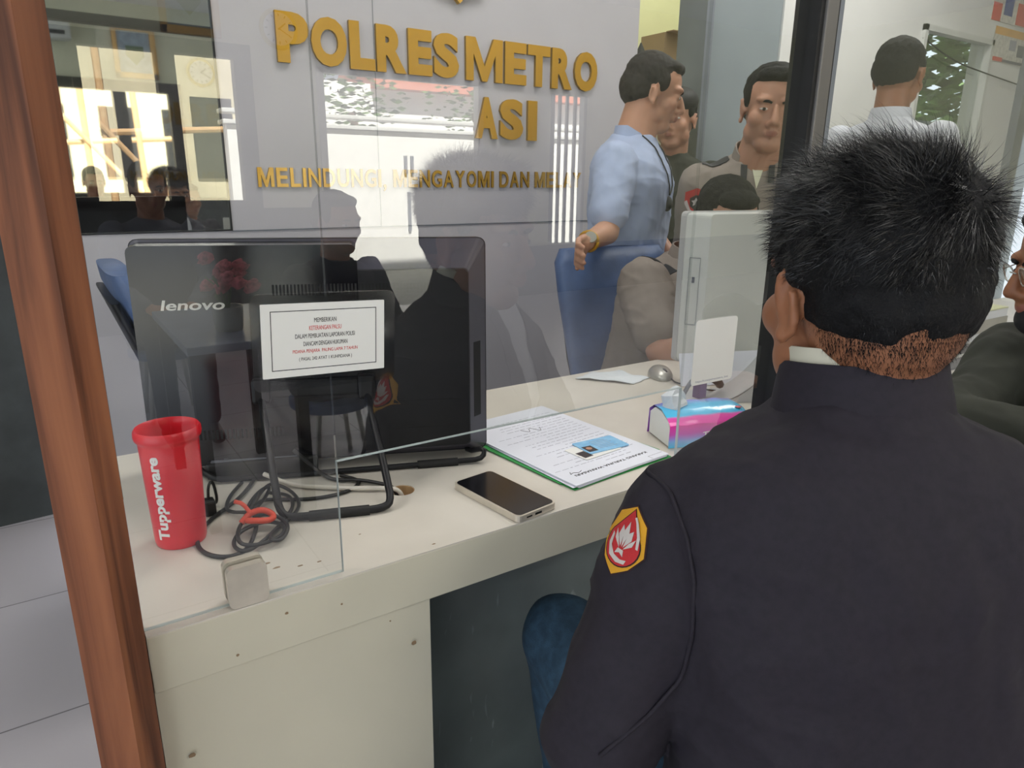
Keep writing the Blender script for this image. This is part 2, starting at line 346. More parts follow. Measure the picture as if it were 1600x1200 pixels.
# front wall with the windows seen in the mirror
b = NB()
box(b, -2.6, .30, -5.1, -5.0, 0, H); box(b, .30, 1.68, -5.1, -5.0, 0, 1.0); box(b, .30, 1.68, -5.1, -5.0, 2.27, H); box(b, 1.68, 2.29, -5.1, -5.0, 0, H)
box(b, 2.29, 3.90, -5.1, -5.0, 2.13, H); box(b, 3.90, 4.80, -5.1, -5.0, 0, H); box(b, 4.80, 5.28, -5.1, -5.0, 0, .55); box(b, 4.80, 5.28, -5.1, -5.0, 2.12, H)
box(b, 5.28, 9, -5.1, -5.0, 0, H); struct('wall_front', b, 'wall_cream')
b = NB(); box(b, -2.5, 2.25, -4.995, -4.97, 0, .985); box(b, 3.94, 8.9, -4.995, -4.97, 0, .54); struct('wall_front_added_dark', b, 'wall_dark')  # dark lower wall added to darken what the glass and black computer reflect
b = NB(); box(b, .30, 1.70, -5.06, -4.95, 2.16, 2.27); box(b, .30, .47, -5.06, -4.95, 1.0, 2.16); box(b, .98, 1.12, -5.06, -4.95, 1.0, 2.16); box(b, 1.56, 1.70, -5.06, -4.95, 1.0, 2.16); box(b, .30, 1.70, -5.06, -4.95, .98, 1.05)
struct('window_1', b, 'rubber')
b = NB(); box(b, 4.80, 4.84, -5.06, -4.98, .55, 2.12); box(b, 5.24, 5.28, -5.06, -4.98, .55, 2.12)
for x in (4.93, 5.03, 5.14): box(b, x, x+.03, -5.05, -5.02, .55, 2.12)
struct('window_2', b, 'frame_grey')
b = NB(); box(b, 2.25, 2.31, -5.06, -4.97, 0, 2.17); box(b, 3.88, 3.94, -5.06, -4.97, 0, 2.17); box(b, 2.25, 3.94, -5.06, -4.97, 2.12, 2.18); struct('door_1', b, 'wall_white')
b = NB(); box(b, 4.25, 4.28, 2.28, 2.33, .85, 2.09); box(b, 5.03, 5.06, 2.28, 2.33, .85, 2.09); box(b, 4.25, 5.06, 2.28, 2.33, 2.06, 2.09); box(b, 4.25, 5.06, 2.28, 2.33, .85, .88); wf = struct('window_3', b, 'white_plastic')
b = NB(); box(b, 4.28, 5.03, 2.32, 2.326, .88, 2.06); obj('pane', b, 'window_glass', wf)

# ------------------------------------------------------------------ outdoors, reflected in the glass
b = NB(); box(b, -25, 30, -30, -5.1, -.16, -.06); struct('ground', b, 'out_ground')
t = root('boundary_wall', (4.2, -8.3, -.06), 'white rendered boundary wall with coping bands reflected in the counter glass', 'wall')
b = NB(); box(b, 2.2, 9, -8.4, -8.2, -.06, 1.86); obj('wall_slab', b, 'out_white', t)
for z in (1.87, 2.0): b = NB(); box(b, 2.15, 9, -8.45, -8.14, z, z+.05, .01); obj('coping', b, 'white_plastic', t)
b = NB(); box(b, 4.62, 4.66, -8.2, -8.16, .5, 1.05); obj('gate_bar', b, 'frame_grey', t)
b = NB(); box(b, 4.58, 4.62, -8.2, -8.16, 1.3, 1.55); box(b, 4.68, 4.72, -8.2, -8.16, 1.3, 1.55); obj('gate_handle', b, 'frame_grey', t)
t = root('house', (1.0, -13, -.06), 'beige house across the yard seen in the wall mirror', 'building')
b = NB(); box(b, -6, 4.3, -14, -13, -.06, 4.5); obj('house_wall', b, 'out_beige', t)
for x in (.2, 1.5, 2.7): b = NB(); box(b, x, x+.7, -13.0, -12.95, 1.2, 2.6); obj('window', b, 'window_glass' if 0 else 'rubber', t)
t = root('garden_house', (8, -14, -.06), 'white house with a red roof behind the boundary wall', 'building')
b = NB(); box(b, 5, 16, -16, -14, -.06, 3.2); obj('house_wall', b, 'out_white', t)
b = NB(); prism(b, [(-16.4, 3.1), (-13.6, 3.1), (-15, 4.3)], 6.6, 16.4, T=Matrix(((0, 0, 1, 0), (1, 0, 0, 0), (0, 1, 0, 0), (0, 0, 0, 1)))); obj('roof', b, 'roof_red', t)
t = root('scaffold', (1.3, -9, -.06), 'timber scaffold poles outside the window seen in the mirror', 'scaffold')
for x, lean in ((.55, .15), (.95, .0), (1.75, -.1)):
    b = NB(); tube(b, [(x, -9, -.06), (x+lean, -9, 4)], .045, 8); obj('pole', b, 'timber', t)
b = NB(); tube(b, [(.2, -9.05, 1.7), (2.4, -9.05, 1.85)], .04, 8); obj('rail', b, 'timber', t)
b = NB(); tube(b, [(.6, -8.95, 2.2), (1.9, -8.95, .6)], .035, 8); obj('brace', b, 'timber', t)
def tree(x, y, h, r, label, sx):
    t = root('tree', (x, y, -.06), label, 'tree', 'trees beyond the boundary wall')
    b = NB(); tube(b, [(x, y, -.06), (x+.1, y, h*.5), (x-.05, y, h*.75)], [.12, .09, .06], 8); obj('trunk', b, 'bark', t, True)
    b = NB(); rnd = random.Random(sx)
    for i in range(330):
        d = Vector((rnd.gauss(0, 1), rnd.gauss(0, 1), rnd.gauss(0, 1))).normalized()*rnd.random()**.4
        c = Vector((x+d.x*r, y+d.y*r, h*.8+d.z*r*.75)); q = Matrix.Rotation(rnd.random()*6.3, 3, 'Z') @ Matrix.Rotation(rnd.random()*3.1, 3, 'X')
        vs = [b.verts.new(c+q @ Vector(p)) for p in ((-.09, 0, 0), (0, -.03, 0), (.09, 0, 0), (0, .03, 0))]; b.faces.new(vs)
    obj('foliage', b, 'tree', t)
tree(4.6, -10.0, 3.0, .9, 'leafy green tree just behind the white boundary wall', 1)
tree(7.6, -11.2, 3.3, 1.1, 'taller tree behind the right of the boundary wall', 2)

# ------------------------------------------------------------------ ceiling lights, unseen panels added to light the rooms
for i, (x, y, e) in enumerate(ADDED_LAMPS):
    t = root('added_ceiling_light', (x, y, 2.985), 'unseen ceiling light panel added to light the rooms', 'ceiling light', 'added ceiling light panels')
    b = NB(); box(b, x-.62, x+.62, y-.29, y+.29, 3.0, 3.085); obj('housing', b, 'white_plastic', t)
    b = NB(); box(b, x-.58, x+.58, y-.25, y+.25, 2.985, 3.0); obj('lamp_diffuser', b, 'diffuser', t)

# ------------------------------------------------------------------ wall mirror, clock, framed crest, air conditioner
t = root('wall_mirror', (.256, 2.3, 1.092), 'large mirror panel on the grey wall left of the gold letters', 'mirror')
b = NB(); box(b, 0.0, .510, 2.302, 2.309, 1.092, 3.0); obj('mirror_glass', b, 'mirror', t)
b = NB(); box(b, .508, .5125, 2.296, 2.310, 1.09, 3.0); box(b, 0, .51, 2.297, 2.31, 1.0895, 1.0935); obj('mirror_edge', b, 'rubber', t)
t = root('wall_clock', (1.95, -4.98, 2.27), 'round yellow-rimmed wall clock reflected in the mirror', 'clock')
Tc = Matrix.Translation((1.95, -4.99, 2.42)) @ Matrix.Rotation(R(-90), 4, 'X')
b = NB(); lathe(b, [(.155, 0), (.16, .02), (.15, .04), (.13, .04), (.125, .03)], (0, 0, 0), T=Tc); obj('rim', b, 'clock_rim', t, True, autos=40)
b = NB(); lathe(b, [(.128, .028), (.128, .033)], (0, 0, 0), T=Tc); obj('dial', b, 'clock_face', t)
for k in range(12):
    a = R(30*k); b = NB(); box(b, -.004, .004, .095, .115, .033, .036, T=Tc @ Matrix.Rotation(a, 4, 'Z')); obj('hour_mark', b, 'ink', t)
b = NB(); box(b, -.005, .005, -.01, .07, .036, .039, T=Tc @ Matrix.Rotation(R(-130), 4, 'Z')); obj('hour_hand', b, 'ink', t)
b = NB(); box(b, -.004, .004, -.01, .10, .039, .042, T=Tc @ Matrix.Rotation(R(-60), 4, 'Z')); obj('minute_hand', b, 'ink', t)
t = root('framed_crest', (1.27, -4.98, 2.4), 'gold-framed picture of a plain crest on pale blue', 'picture')
b = NB()
for x0, x1, z0, z1 in ((1.05, 1.10, 2.30, 2.84), (1.43, 1.49, 2.30, 2.84), (1.05, 1.49, 2.79, 2.84), (1.05, 1.49, 2.30, 2.36)): box(b, x0, x1, -4.99, -4.95, z0, z1, .006)
obj('frame', b, 'frame_gold', t)
b = NB(); box(b, 1.09, 1.44, -4.985, -4.975, 2.35, 2.80); obj('picture_sheet', b, 'art_blue', t)
b = NB(); prism(b, [(-.09, .08), (.09, .08), (.09, -.02), (0, -.12), (-.09, -.02)], 0, .004, T=basis((1.27, -4.975, 2.56), (-1, 0, 0), (0, 0, 1))); obj('crest', b, 'leaf', t)
t = root('air_conditioner', (.3, -4.9, 2.6), 'white wall air conditioner reflected in the mirror', 'air conditioner')
b = NB(); box(b, -.25, .66, -4.99, -4.78, 2.62, 2.86, .03); obj('case', b, 'white_plastic', t)
b = NB(); box(b, -.2, .6, -4.785, -4.77, 2.66, 2.70); obj('air_slot', b, 'rubber', t)

# ------------------------------------------------------------------ gold wall lettering
def letter(ch, x0, x1, z0, z1, y, depth, bold, label, grp, face, name='gold_letter'):
    if ch == 'M':
        w_, h_ = (x1-x0)/2, (z1-z0)/2; q = w_*.44; tm = NB()
        prism(tm, [(-w_, -h_), (-w_+q*.92, -h_), (-w_+q*.92, h_*.25), (-q*.30, -h_), (q*.30, -h_), (w_-q*.92, h_*.25), (w_-q*.92, -h_), (w_, -h_), (w_, h_), (w_-q*1.15, h_), (0, -h_*.30), (-w_+q*1.15, h_), (-w_, h_)], 0, depth); tm.normal_update()
    else: tm = textmesh(ch, x1-x0, z1-z0, depth, bold)
    b = NB(); T = basis(((x0+x1)/2, y, (z0+z1)/2), (1, 0, 0), (0, 0, 1))
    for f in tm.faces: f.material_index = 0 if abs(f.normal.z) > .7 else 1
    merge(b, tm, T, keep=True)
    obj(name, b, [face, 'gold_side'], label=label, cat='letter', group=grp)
top = [('P', .687, .785), ('O', .792, .905), ('L', .914, .998), ('R', 1.004, 1.108), ('E', 1.116, 1.203), ('S', 1.209, 1.306), ('M', 1.334, 1.485), ('E', 1.495, 1.588), ('T', 1.594, 1.695), ('R', 1.704, 1.800), ('O', 1.812, 1.924)]
tn = ['letter P starting the top line', 'letter O after the P in the top line', 'letter L in the top line', 'letter R between L and E in the top line', 'letter E before the S in the top line', 'letter S in the top line', 'letter M in the top line', 'letter E after the M in the top line', 'letter T in the top line', 'letter R between T and O in the top line', 'letter O ending the top line']
for (ch, x0, x1), n in zip(top, tn): letter(ch, x0, x1, 1.578, 1.718, 2.2995, .012, .054, 'large gold '+n, 'large gold letters of the top line', 'gold')
for (ch, x0, x1), n in zip([('A', 1.372, 1.465), ('S', 1.475, 1.577), ('I', 1.598, 1.640)], ['letter A starting the short second line', 'letter S between A and I in the second line', 'letter I ending the second line']):
    letter(ch, x0, x1, 1.388, 1.528, 2.2995, .012, .054, 'large gold '+n, 'large gold letters of the second line', 'gold')
motto = 'MELINDUNGI, MENGAYOMI DAN MELAY'
wd = {'M': .058, 'I': .012, ' ': .022, ',': .012, 'L': .038, 'E': .042}
xs = []; x = 0
for ch in motto: wv = wd.get(ch, .047); xs.append((x, x+wv)); x += wv+(.0095 if ch != ' ' else 0)
s0 = .600; iY = motto.index('Y', 20+2); sc = (1.866-s0)/xs[motto.rindex('Y')][1]
seen = {}
wordn = ['first', 'second', 'third', 'last']
for i, ch in enumerate(motto):
    if ch == ' ': continue
    a, c = xs[i]; wi = motto[:i].count(' '); pos = i-(motto[:i].rfind(' ')+1)
    wlen = len(motto.split(' ')[wi].strip(','))
    what = 'comma' if ch == ',' else 'letter '+ch
    order = ['opening', 'second', 'third', 'fourth', 'fifth', 'sixth', 'seventh', 'eighth', 'ninth', 'tenth', 'eleventh'][pos]
    z0, z1 = (1.218, 1.276) if ch != ',' else (1.205, 1.228)
    letter(ch, s0+a*sc, s0+c*sc, z0, z1, 2.2995, .006, .02, 'small gold %s, %s in the %s word of the motto' % (what, order, wordn[wi]), 'small gold letters of the motto line', 'brass')
t = root('wall_emblem', (1.30, 2.28, 1.81), 'golden wall emblem above the letters, only its pointed tip in frame', 'emblem')
Te = basis((1.307, 2.299, 1.90), (1, 0, 0), (0, 0, 1))
b = NB(); prism(b, [(0, -.088), (.03, -.06), (.09, -.05), (.13, .05), (.10, .12), (-.10, .12), (-.13, .05), (-.09, -.05), (-.03, -.06)], 0, .02, T=Te); obj('emblem_plate', b, 'brass', t)
b = NB(); prism(b, [(0, -.075), (.02, -.05), (.02, .06), (-.02, .06), (-.02, -.05)], .02, .028, T=Te); obj('emblem_core', b, 'ink_red', t)

# ------------------------------------------------------------------ post, counter, partition
def wpost():
    b = NB(); prism(b, [(-.020, .672), (.012, .668), (.034, .690), (.034, .735), (-.020, .735)], 0, H)
    obj('wooden_post', b, 'post_wood', label='reddish-brown wooden post at the left end of the counter', cat='post')
wpost()
def counter():
    t = root('counter', (2.2, .99, 0), 'long white service counter with a chipped edge, seated man in front', 'counter')
    b = NB()
    # top slab with a cable hole near (0.405,0.895)
    hx, hy, hr = .405, .895, .019
    tt = bmesh.new(); N = 24
    outer = [(.036, .713), (.8, .713), (4.2, .713), (4.2, 1.27), (.8, 1.27), (.036, 1.27)]
    box(b, .036, hx-.03, .713, 1.27, .76, .80); box(b, hx+.03, 4.2, .713, 1.27, .76, .80); box(b, hx-.03, hx+.03, .713, hy-.03, .76, .80); box(b, hx-.03, hx+.03, hy+.03, 1.27, .76, .80)
    tt.free()
    for k in range(N):
        a0, a1 = 2*math.pi*k/N, 2*math.pi*(k+1)/N
        def sq(a):
            c, s = math.cos(a), math.sin(a); q = .03/max(abs(c), abs(s)); return (hx+c*q, hy+s*q)
        o0, o1 = sq(a0), sq(a1); i0 = (hx+hr*math.cos(a0), hy+hr*math.sin(a0)); i1 = (hx+hr*math.cos(a1), hy+hr*math.sin(a1))
        prism(b, [i0, o0, o1, i1], .76, .80)
    obj('countertop', b, 'counter_white', t)
    b = NB()
    for k in range(N):
        a0, a1 = 2*math.pi*k/N, 2*math.pi*(k+1)/N
        prism(b, [(hx+hr*.93*math.cos(a0), hy+hr*.93*math.sin(a0)), (hx+hr*math.cos(a0), hy+hr*math.sin(a0)), (hx+hr*math.cos(a1), hy+hr*math.sin(a1)), (hx+hr*.93*math.cos(a1), hy+hr*.93*math.sin(a1))], .745, .799)
    obj('cable_hole', b, 'timber', t)
    b = NB(); box(b, .036, 4.2, .7125, .745, .731, .7985, .0015); obj('apron', b, 'front_white', t)
    b = NB(); box(b, .036, .357, .716, .98, .0, .731); obj('cabinet', b, 'front_white', t)
    b = NB(); box(b, .357, 4.2, .985, 1.0, 0, .76); obj('knee_panel', b, 'knee_grey', t, label='scratched grey panel under the counter')
    b = NB(); box(b, 4.1, 4.2, .74, 1.25, 0, .76); obj('end_panel', b, 'front_white', t)
    b = NB()
    rnd = random.Random(3)
    for x, z, r in ((.331, .676, .0035), (.062, .640, .003), (.176, .777, .0016), (.12, .745, .0015), (.30, .72, .001), (.24, .766, .0012)):
        b = NB(); prism(b, [(x+r*1.2*math.cos(a*.9)*rnd.uniform(.7, 1.2), z+r*math.sin(a*.9)*rnd.uniform(.7, 1.2)) for a in range(7)], 0, .0006, T=Matrix(((1, 0, 0, 0), (0, 0, 1, .7118), (0, 1, 0, 0), (0, 0, 0, 1)))); obj('chip', b, 'cardboard', t)
    for x, y, r in ((.178, .792, .003), (.186, .776, .003), (.21, .765, .002), (.232, .762, .002), (.36, .94, .0015), (.30, .80, .001), (.37, .725, .0015)):
        b = NB(); prism(b, [(x+r*1.8*math.cos(a*.9)*rnd.uniform(.5, 1.3), y+r*.6*math.sin(a*.9)) for a in range(7)], .8, .8005); obj('scuff', b, 'cardboard', t)
counter()
t = root('glass_partition', (1.2, .727, .8), 'clear glass partition with a dark metal mullion and top rail standing on the counter', 'partition')
def pane(x0, x1, z0, z1, label, th=.006, Y=.724):
    b = NB(); box(b, x0, x1, Y, Y+th, z0, z1); o = obj('glass_pane', b, 'glass', t, label=label); return o
pa = pane(.036, .2490, .8005, 1.885, 'left glass pane standing on the counter beside the wooden post')
b = NB(); box(b, .2490, .2495, .7245, .7295, .8005, .9400); obj('polished_edge', b, 'glass_edge', pa)
b = NB(); box(b, .036, .2490, .7245, .7295, .800, .8005); obj('polished_edge', b, 'glass_edge', pa)
pa = pane(.2494, .8055, .9405, 1.885, 'middle glass pane raised above the pass-through slot')
b = NB(); box(b, .2494, .8055, .7245, .7295, .9398, .9405); obj('polished_edge', b, 'glass_edge', pa)
pa = pane(.8062, 1.016, .8005, 1.885, 'glass pane between the slot and the mullion')
b = NB(); box(b, .8056, .8062, .7245, .7295, .8005, .9400); obj('polished_edge', b, 'glass_edge', pa)
pane(1.072, 2.45, .8005, 1.885, 'wide glass pane right of the mullion')
b = NB(); box(b, 1.0165, 1.026, .705, .750, .8, 1.885); obj('seal', b, 'rubber', t)
b = NB(); box(b, 1.026, 1.054, .700, .755, .8, 1.885, .002); obj('mullion', b, 'aluminium', t)
b = NB(); box(b, 1.054, 1.060, .703, .752, .8, 1.885); obj('seal', b, 'rubber', t)
b = NB(); box(b, 1.060, 1.0715, .703, .752, .8, 1.885, .002); obj('mullion_flange', b, 'frame_grey', t)
b = NB(); box(b, .036, 4.2, .700, .755, 1.886, 1.925); obj('top_rail', b, 'rubber', t)
def clamp():
    t = root('glass_clamp', (.139, .727, .8), 'square satin metal clamp gripping the foot of the left pane', 'clamp')
    for y0, y1 in ((.7135, .7225), (.7315, .7405)):
        b = NB(); prism(b, rrect(.042, .048, .007), 0, y1-y0, T=basis((.139, y1, .8245), (1, 0, 0), (0, 0, 1))); obj('clamp_plate', b, 'steel', t)
    b = NB(); box(b, .120, .158, .7222, .7318, .8, .804); obj('clamp_foot', b, 'rubber', t)
clamp()
# laminated notice
def notice():
    t = root('notice', (.245, .72, 1.03), 'laminated white notice with black and red lines taped to the glass', 'sign')
    c = Vector((.2445, .7215, 1.0845)); T = basis(c, Vector((1, 0, -.045)), Vector((-.01, 0, 1)))
    b = NB(); prism(b, rrect(.156, .102, .008), -.0004, .0002, T=T @ Matrix.Translation((.002, -.002, 0))); obj('laminate', b, 'laminate_film', t)
    b = NB(); prism(b, rrect(.134, .0775, .001), .0002, .0008, T=T); obj('sheet', b, 'paper_warm', t)
    b = NB()
    for x0, x1, y0, y1 in ((-.0575, .0575, .0305, .0313), (-.0575, .0575, -.0313, -.0305), (-.0575, -.0567, -.0313, .0313), (.0567, .0575, -.0313, .0313)): box(b, x0, x1, y0, y1, .0008, .0010, T=T)
    obj('border', b, 'ink', t)
    lines = [('MEMBERIKAN', .024, 'ink'), ('KETERANGAN PALSU', .035, 'ink_red'), ('DALAM PEMBUATAN LAPORAN POLISI', .065, 'ink'), ('DIANCAM DENGAN HUKUMAN', .048, 'ink'), ('PIDANA PENJARA  PALING LAMA 7 TAHUN', .071, 'ink_red'), ('( PASAL 242 AYAT 1 KUHPIDANA )', .058, 'ink')]
    for k, (s, w_, mt) in enumerate(lines):
        tm = textmesh(s, w_, .0047, .0002, .0); b = NB(); merge(b, tm, T @ Matrix.Translation((0, .0205-k*.0083, .0008))); obj('text_line', b, mt, t)
notice()
def qrcard():
    t = root('card_sticker', (.87, .72, .94), 'small blank white card stuck at the edge of the glass by the slot', 'sticker')
    T = basis((.870, .7215, .9925), Vector((1, 0, -.01)), Vector((.02, 0, 1)))
    b = NB(); prism(b, rrect(.096, .104, .006), 0, .0008, T=T); obj('card', b, 'paper_warm', t)
    tm = textmesh('https://t.me/polresmetro_bot', .076, .0042, .0002); b = NB(); merge(b, tm, T @ Matrix.Translation((0, -.047, .0008))); obj('text_line', b, 'ink_grey', t)
qrcard()

# ------------------------------------------------------------------ black all-in-one computer seen from behind
def computer():
    # local frame: x along width (image left to right), y up, z towards the viewer (back of the machine)
    A_ = Vector((.104, 1.150, .806)); B_ = Vector((.592, .952, .806)); X_ = (B_-A_).normalized(); W = (B_-A_).length; Z_ = X_.cross(Vector((0, 0, 1))).normalized()
    T = basis(A_+Vector((0, 0, 0)), X_, Vector((0, 0, 1))+Z_*-.035); hh = .355
    t = root('desktop_computer', (.35, 1.03, .8), 'black all-in-one desktop computer seen from behind on the counter', 'computer')
    b = NB()   # outer shell: frustum back
    def rr_(x0, x1, y0, y1, z, r): return [Vector((p[0]+(x0+x1)/2, p[1]+(y0+y1)/2, z)) for p in rrect(x1-x0, y1-y0, r, 4)]
    loft(b, [rr_(0, W, 0, hh, -.035, .012), rr_(0, W, 0, hh, -.012, .012)], T=T); obj('screen_bezel', b, 'black_plastic', t)
    b = NB(); loft(b, [rr_(.001, W-.001, .001, hh-.001, -.012, .012), rr_(.03, W-.032, .02, hh-.045, .022, .008)], T=T); obj('bevelled_shell', b, 'bevel_plastic', t, label='grey-violet bevelled rim of the black case')
    b = NB(); loft(b, [rr_(.03, W-.032, .02, hh-.045, .0215, .008), rr_(.032, W-.034, .022, hh-.047, .0235, .008)], T=T); obj('back_cover', b, 'black_plastic', t)
    b = NB(); loft(b, [rr_(0.004, W-.2, .012, hh-.004, -.010, .012), rr_(.006, W-.202, .014, hh-.008, .0245, .010)], T=T); obj('gloss_cover', b, 'black_gloss', t, label='glossy black left cover of the case')
    b = NB()
    for k in range(46): box(b, .20+k*.0052, .2028+k*.0052, hh-.082, hh-.066, .0245 if k < 24 else .0235, .0252 if k < 24 else .0242, T=T)
    obj('upper_vent', b, 'vent', t); b = NB()
    for k in range(24): box(b, .06+k*.006, .063+k*.006, .055, .07, .0245, .0252, T=T)
    obj('lower_vent', b, 'vent', t)
    b = NB()
    for x0, x1, y0, y1 in ((W-.165, W-.05, .10, .1008), (W-.165, W-.05, .055, .0558), (W-.165, W-.1642, .03, .16), (W-.12, W-.1192, .03, .10)): box(b, x0, x1, y0, y1, .0235, .0239, T=T)
    obj('panel_seam', b, 'vent', t)
    b = NB(); box(b, 0, .019, .065, .19, 0, .0012, T=T @ Matrix.Translation((W-.0255, 0, .0135)) @ Matrix.Rotation(R(46), 4, 'Y') @ Matrix.Translation((0, 0, 0))); obj('side_door', b, 'vent', t)
    tm = textmesh('lenovo', .088, .015, .0006, .02, shear=.15); b = NB(); merge(b, tm, T @ Matrix.Translation((.088, .262, .0246))); obj('logo', b, 'silver', t, label='silver lenovo lettering')
    # hinges and wire kick stand
    def W_(x, y, z): return T @ Vector((x, y, z))
    for x in (.174, .330):
        b = NB(); box(b, x-.013, x+.013, .112, .150, .024, .046, .005, T=T); obj('hinge', b, 'black_plastic', t)
    b = NB(); box(b, .185, .32, .118, .144, .024, .038, .004, T=T); obj('hinge_bar', b, 'black_plastic', t)
    p1 = W_(.174, .120, .040); p2 = W_(.330, .120, .040); q1 = Vector((.222, .888, .8055)); q2 = Vector((.366, .838, .8055)); dq = (q2-q1).normalized(); d1 = (p1-q1).normalized(); d2 = (p2-q2).normalized()
    pts = [p1, q1+d1*.028, q1+d1*.010+dq*.003, q1+d1*.003+dq*.010, q1+dq*.028, q2-dq*.028, q2+d2*.003-dq*.010, q2+d2*.010-dq*.003, q2+d2*.028, p2]
    b = NB(); tube(b, pts, .0055, 10, smooth=1); obj('kickstand', b, 'black_plastic', t, True)
    m0 = q1.lerp(q2, .25); m1 = q1.lerp(q2, .78); b = NB(); tube(b, [m0, m1], .0075, 12); obj('grip_sleeve', b, 'rubber', t, True, autos=40)
    f0 = Vector((.170, 1.068, .8055)); f1 = Vector((.566, .920, .8055)); df = (f1-f0).normalized(); up = W_(.36, .01, -.02)
    b = NB(); tube(b, [W_(W-.035, .012, -.01), W_(W-.035, .0, .0)+Vector((0, 0, .0)), f1+Vector((0, 0, .02)), f1+Vector((-.002, .001, .004)), f1-df*.02, f0+df*.02, f0+Vector((.0, 0, .006)), W_(.05, .012, -.01)], .0045, 10, smooth=1); obj('front_foot', b, 'black_plastic', t, True)
    b = NB(); tube(b, [f1-df*.11, f1-df*.045], .0068, 12); obj('foot_sleeve', b, 'rubber', t, True, autos=40)
computer()
# ------------------------------------------------------------------ cup
def cup():
    cx, cy = .103, .912
    t = root('tumbler', (cx, cy, .8), 'tall red plastic tumbler with white lettering beside the wooden post', 'cup')
    k = .80
    b = NB(); lathe(b, [(.0365*k, 0), (.038*k, .004), (.0385*k, .010), (.0435*k, .135), (.044*k, .139), (.0475*k, .141), (.0485*k, .145), (.048*k, .151), (.0455*k, .154), (.044*k, .152), (.042*k, .145), (.036*k, .018), (.002, .014)], (cx, cy, .8005), 56); obj('cup_body', b, 'cup_red', t, True, autos=50)
    tm = textmesh('Tupperware', .112, .0185, .0005, .035)
    a0 = math.atan2(-cy, -cx)-R(33)
    for v in tm.verts:
        z = .070+v.co.x; r = (.0385+(z-.010)*(.005/.125))*k+.0002+v.co.z
        a = a0-v.co.y/r; v.co = Vector((cx+r*math.cos(a), cy+r*math.sin(a), .8005+z))
    b = NB(); merge(b, tm); obj('lettering', b, 'paper_warm', t)
cup()
# ------------------------------------------------------------------ cables
def cable(name, pts, r, mt, label, n=8, parts=None):
    b = NB(); tube(b, pts, r, n, smooth=3); return obj(name, b, mt, smooth=True, label=label, cat='cable')
t = root('coiled_cable', (.2, .9, .8), 'bundle of coiled black cable tied with an orange-red tie by the tumbler', 'cable')
b = NB(); z = .803
tube(b, [(.345, .99, z), (.36, .965, z), (.36, .945, z), (.33, .925, z), (.28, .93, z), (.24, .955, z), (.215, .96, z+.004), (.20, .93, z+.004), (.19, .88, z+.002), (.165, .83, z), (.14, .825, z), (.118, .85, z), (.115, .89, z), (.14, .94, z), (.19, .985, z), (.22, 1.03, z), (.235, 1.06, z)], .0028, 8, smooth=3)
tube(b, [(.235, .985, z), (.255, .955, z+.004), (.25, .915, z+.004), (.225, .88, z+.003), (.19, .84, z+.003), (.16, .82, z+.003), (.150, .845, z+.004), (.165, .875, z+.006), (.20, .885, z+.008), (.222, .862, z+.006), (.21, .835, z+.004), (.175, .825, z+.006), (.155, .84, z+.008), (.17, .89, z+.01), (.21, .93, z+.012), (.24, .99, z+.008), (.225, .995, z+.004), (.20, .96, z+.003), (.185, .92, z+.004)], .0026, 8, smooth=3)
tube(b, [(.18, .90, z+.004), (.20, .935, z+.012), (.225, .975, z+.014), (.245, 1.0, z+.008), (.262, .97, z+.003), (.262, .93, z+.002), (.25, .90, z+.002), (.215, .865, z+.002), (.19, .83, z+.008), (.205, .82, z+.006), (.225, .85, z+.010), (.215, .89, z+.012), (.19, .90, z+.010)], .0026, 8, smooth=3)
tube(b, [(.19, .92, z+.008), (.165, .95, z+.002), (.18, 1.0, z), (.21, 1.045, z)], .0026, 8, smooth=3)
obj('cable_loops', b, 'cable_black', t, True)
b = NB(); tube(b, [(.172, .885, z+.012), (.185, .892, z+.02), (.202, .89, z+.022), (.214, .88, z+.014), (.205, .868, z+.014), (.186, .87, z+.018), (.178, .88, z+.016)], .0042, 6, smooth=2); tube(b, [(.186, .888, z+.02), (.180, .905, z+.03), (.170, .908, z+.034)], .003, 6, smooth=1); obj('cable_tie', b, 'orange_red', t, True, label='orange-red twist tie')
cable('white_cable', [(.24, 1.03, .815), (.27, .985, .806), (.31, .955, .805), (.345, .925, .806), (.380, .905, .806), (.402, .893, .803), (.408, .893, .77)], .0035, 'cable_white', 'white power cable running into the counter cable hole')
cable('black_cable', [(.29, 1.04, .84), (.32, 1.0, .806), (.33, .975, .804), (.36, .955, .8055), (.385, .92, .806), (.398, .9, .803), (.398, .893, .77)], .003, 'cable_black', 'black cable from the computer into the cable hole')
def strip():
    t = root('power_strip', (.26, 1.11, .8), 'long grey power strip lying behind the stand of the black computer', 'power strip')
    T = Matrix.Translation((.265, 1.075, .8005)) @ Matrix.Rotation(R(-19), 4, 'Z')
    b = NB(); box(b, -.095, .07, -.022, .022, 0, .026, .004, T=T); obj('strip_body', b, 'cable_black', t)
    b = NB(); box(b, -.088, .062, -.017, .017, .026, .0275, T=T); obj('strip_face', b, 'plug_grey', t)
    for k in range(3):
        b = NB(); lathe(b, [(.012, .0275), (.012, .030)], (-.065+k*.05, 0, 0), 20, T=T); obj('socket', b, 'cable_black', t)
strip()
t = root('charger', (.145, .975, .8), 'small black charger with a curled lead behind the red tumbler', 'charger')
b = NB(); box(b, .140, .156, .955, .975, .8005, .823, .004); obj('charger_block', b, 'cable_black', t)
b = NB(); tube(b, [(.148, .965, .823), (.150, .968, .84), (.156, .975, .845), (.160, .98, .835), (.162, .98, .81), (.158, .99, .803), (.15, 1.0, .803)], .002, 8, smooth=2); obj('charger_lead', b, 'cable_black', t, True)

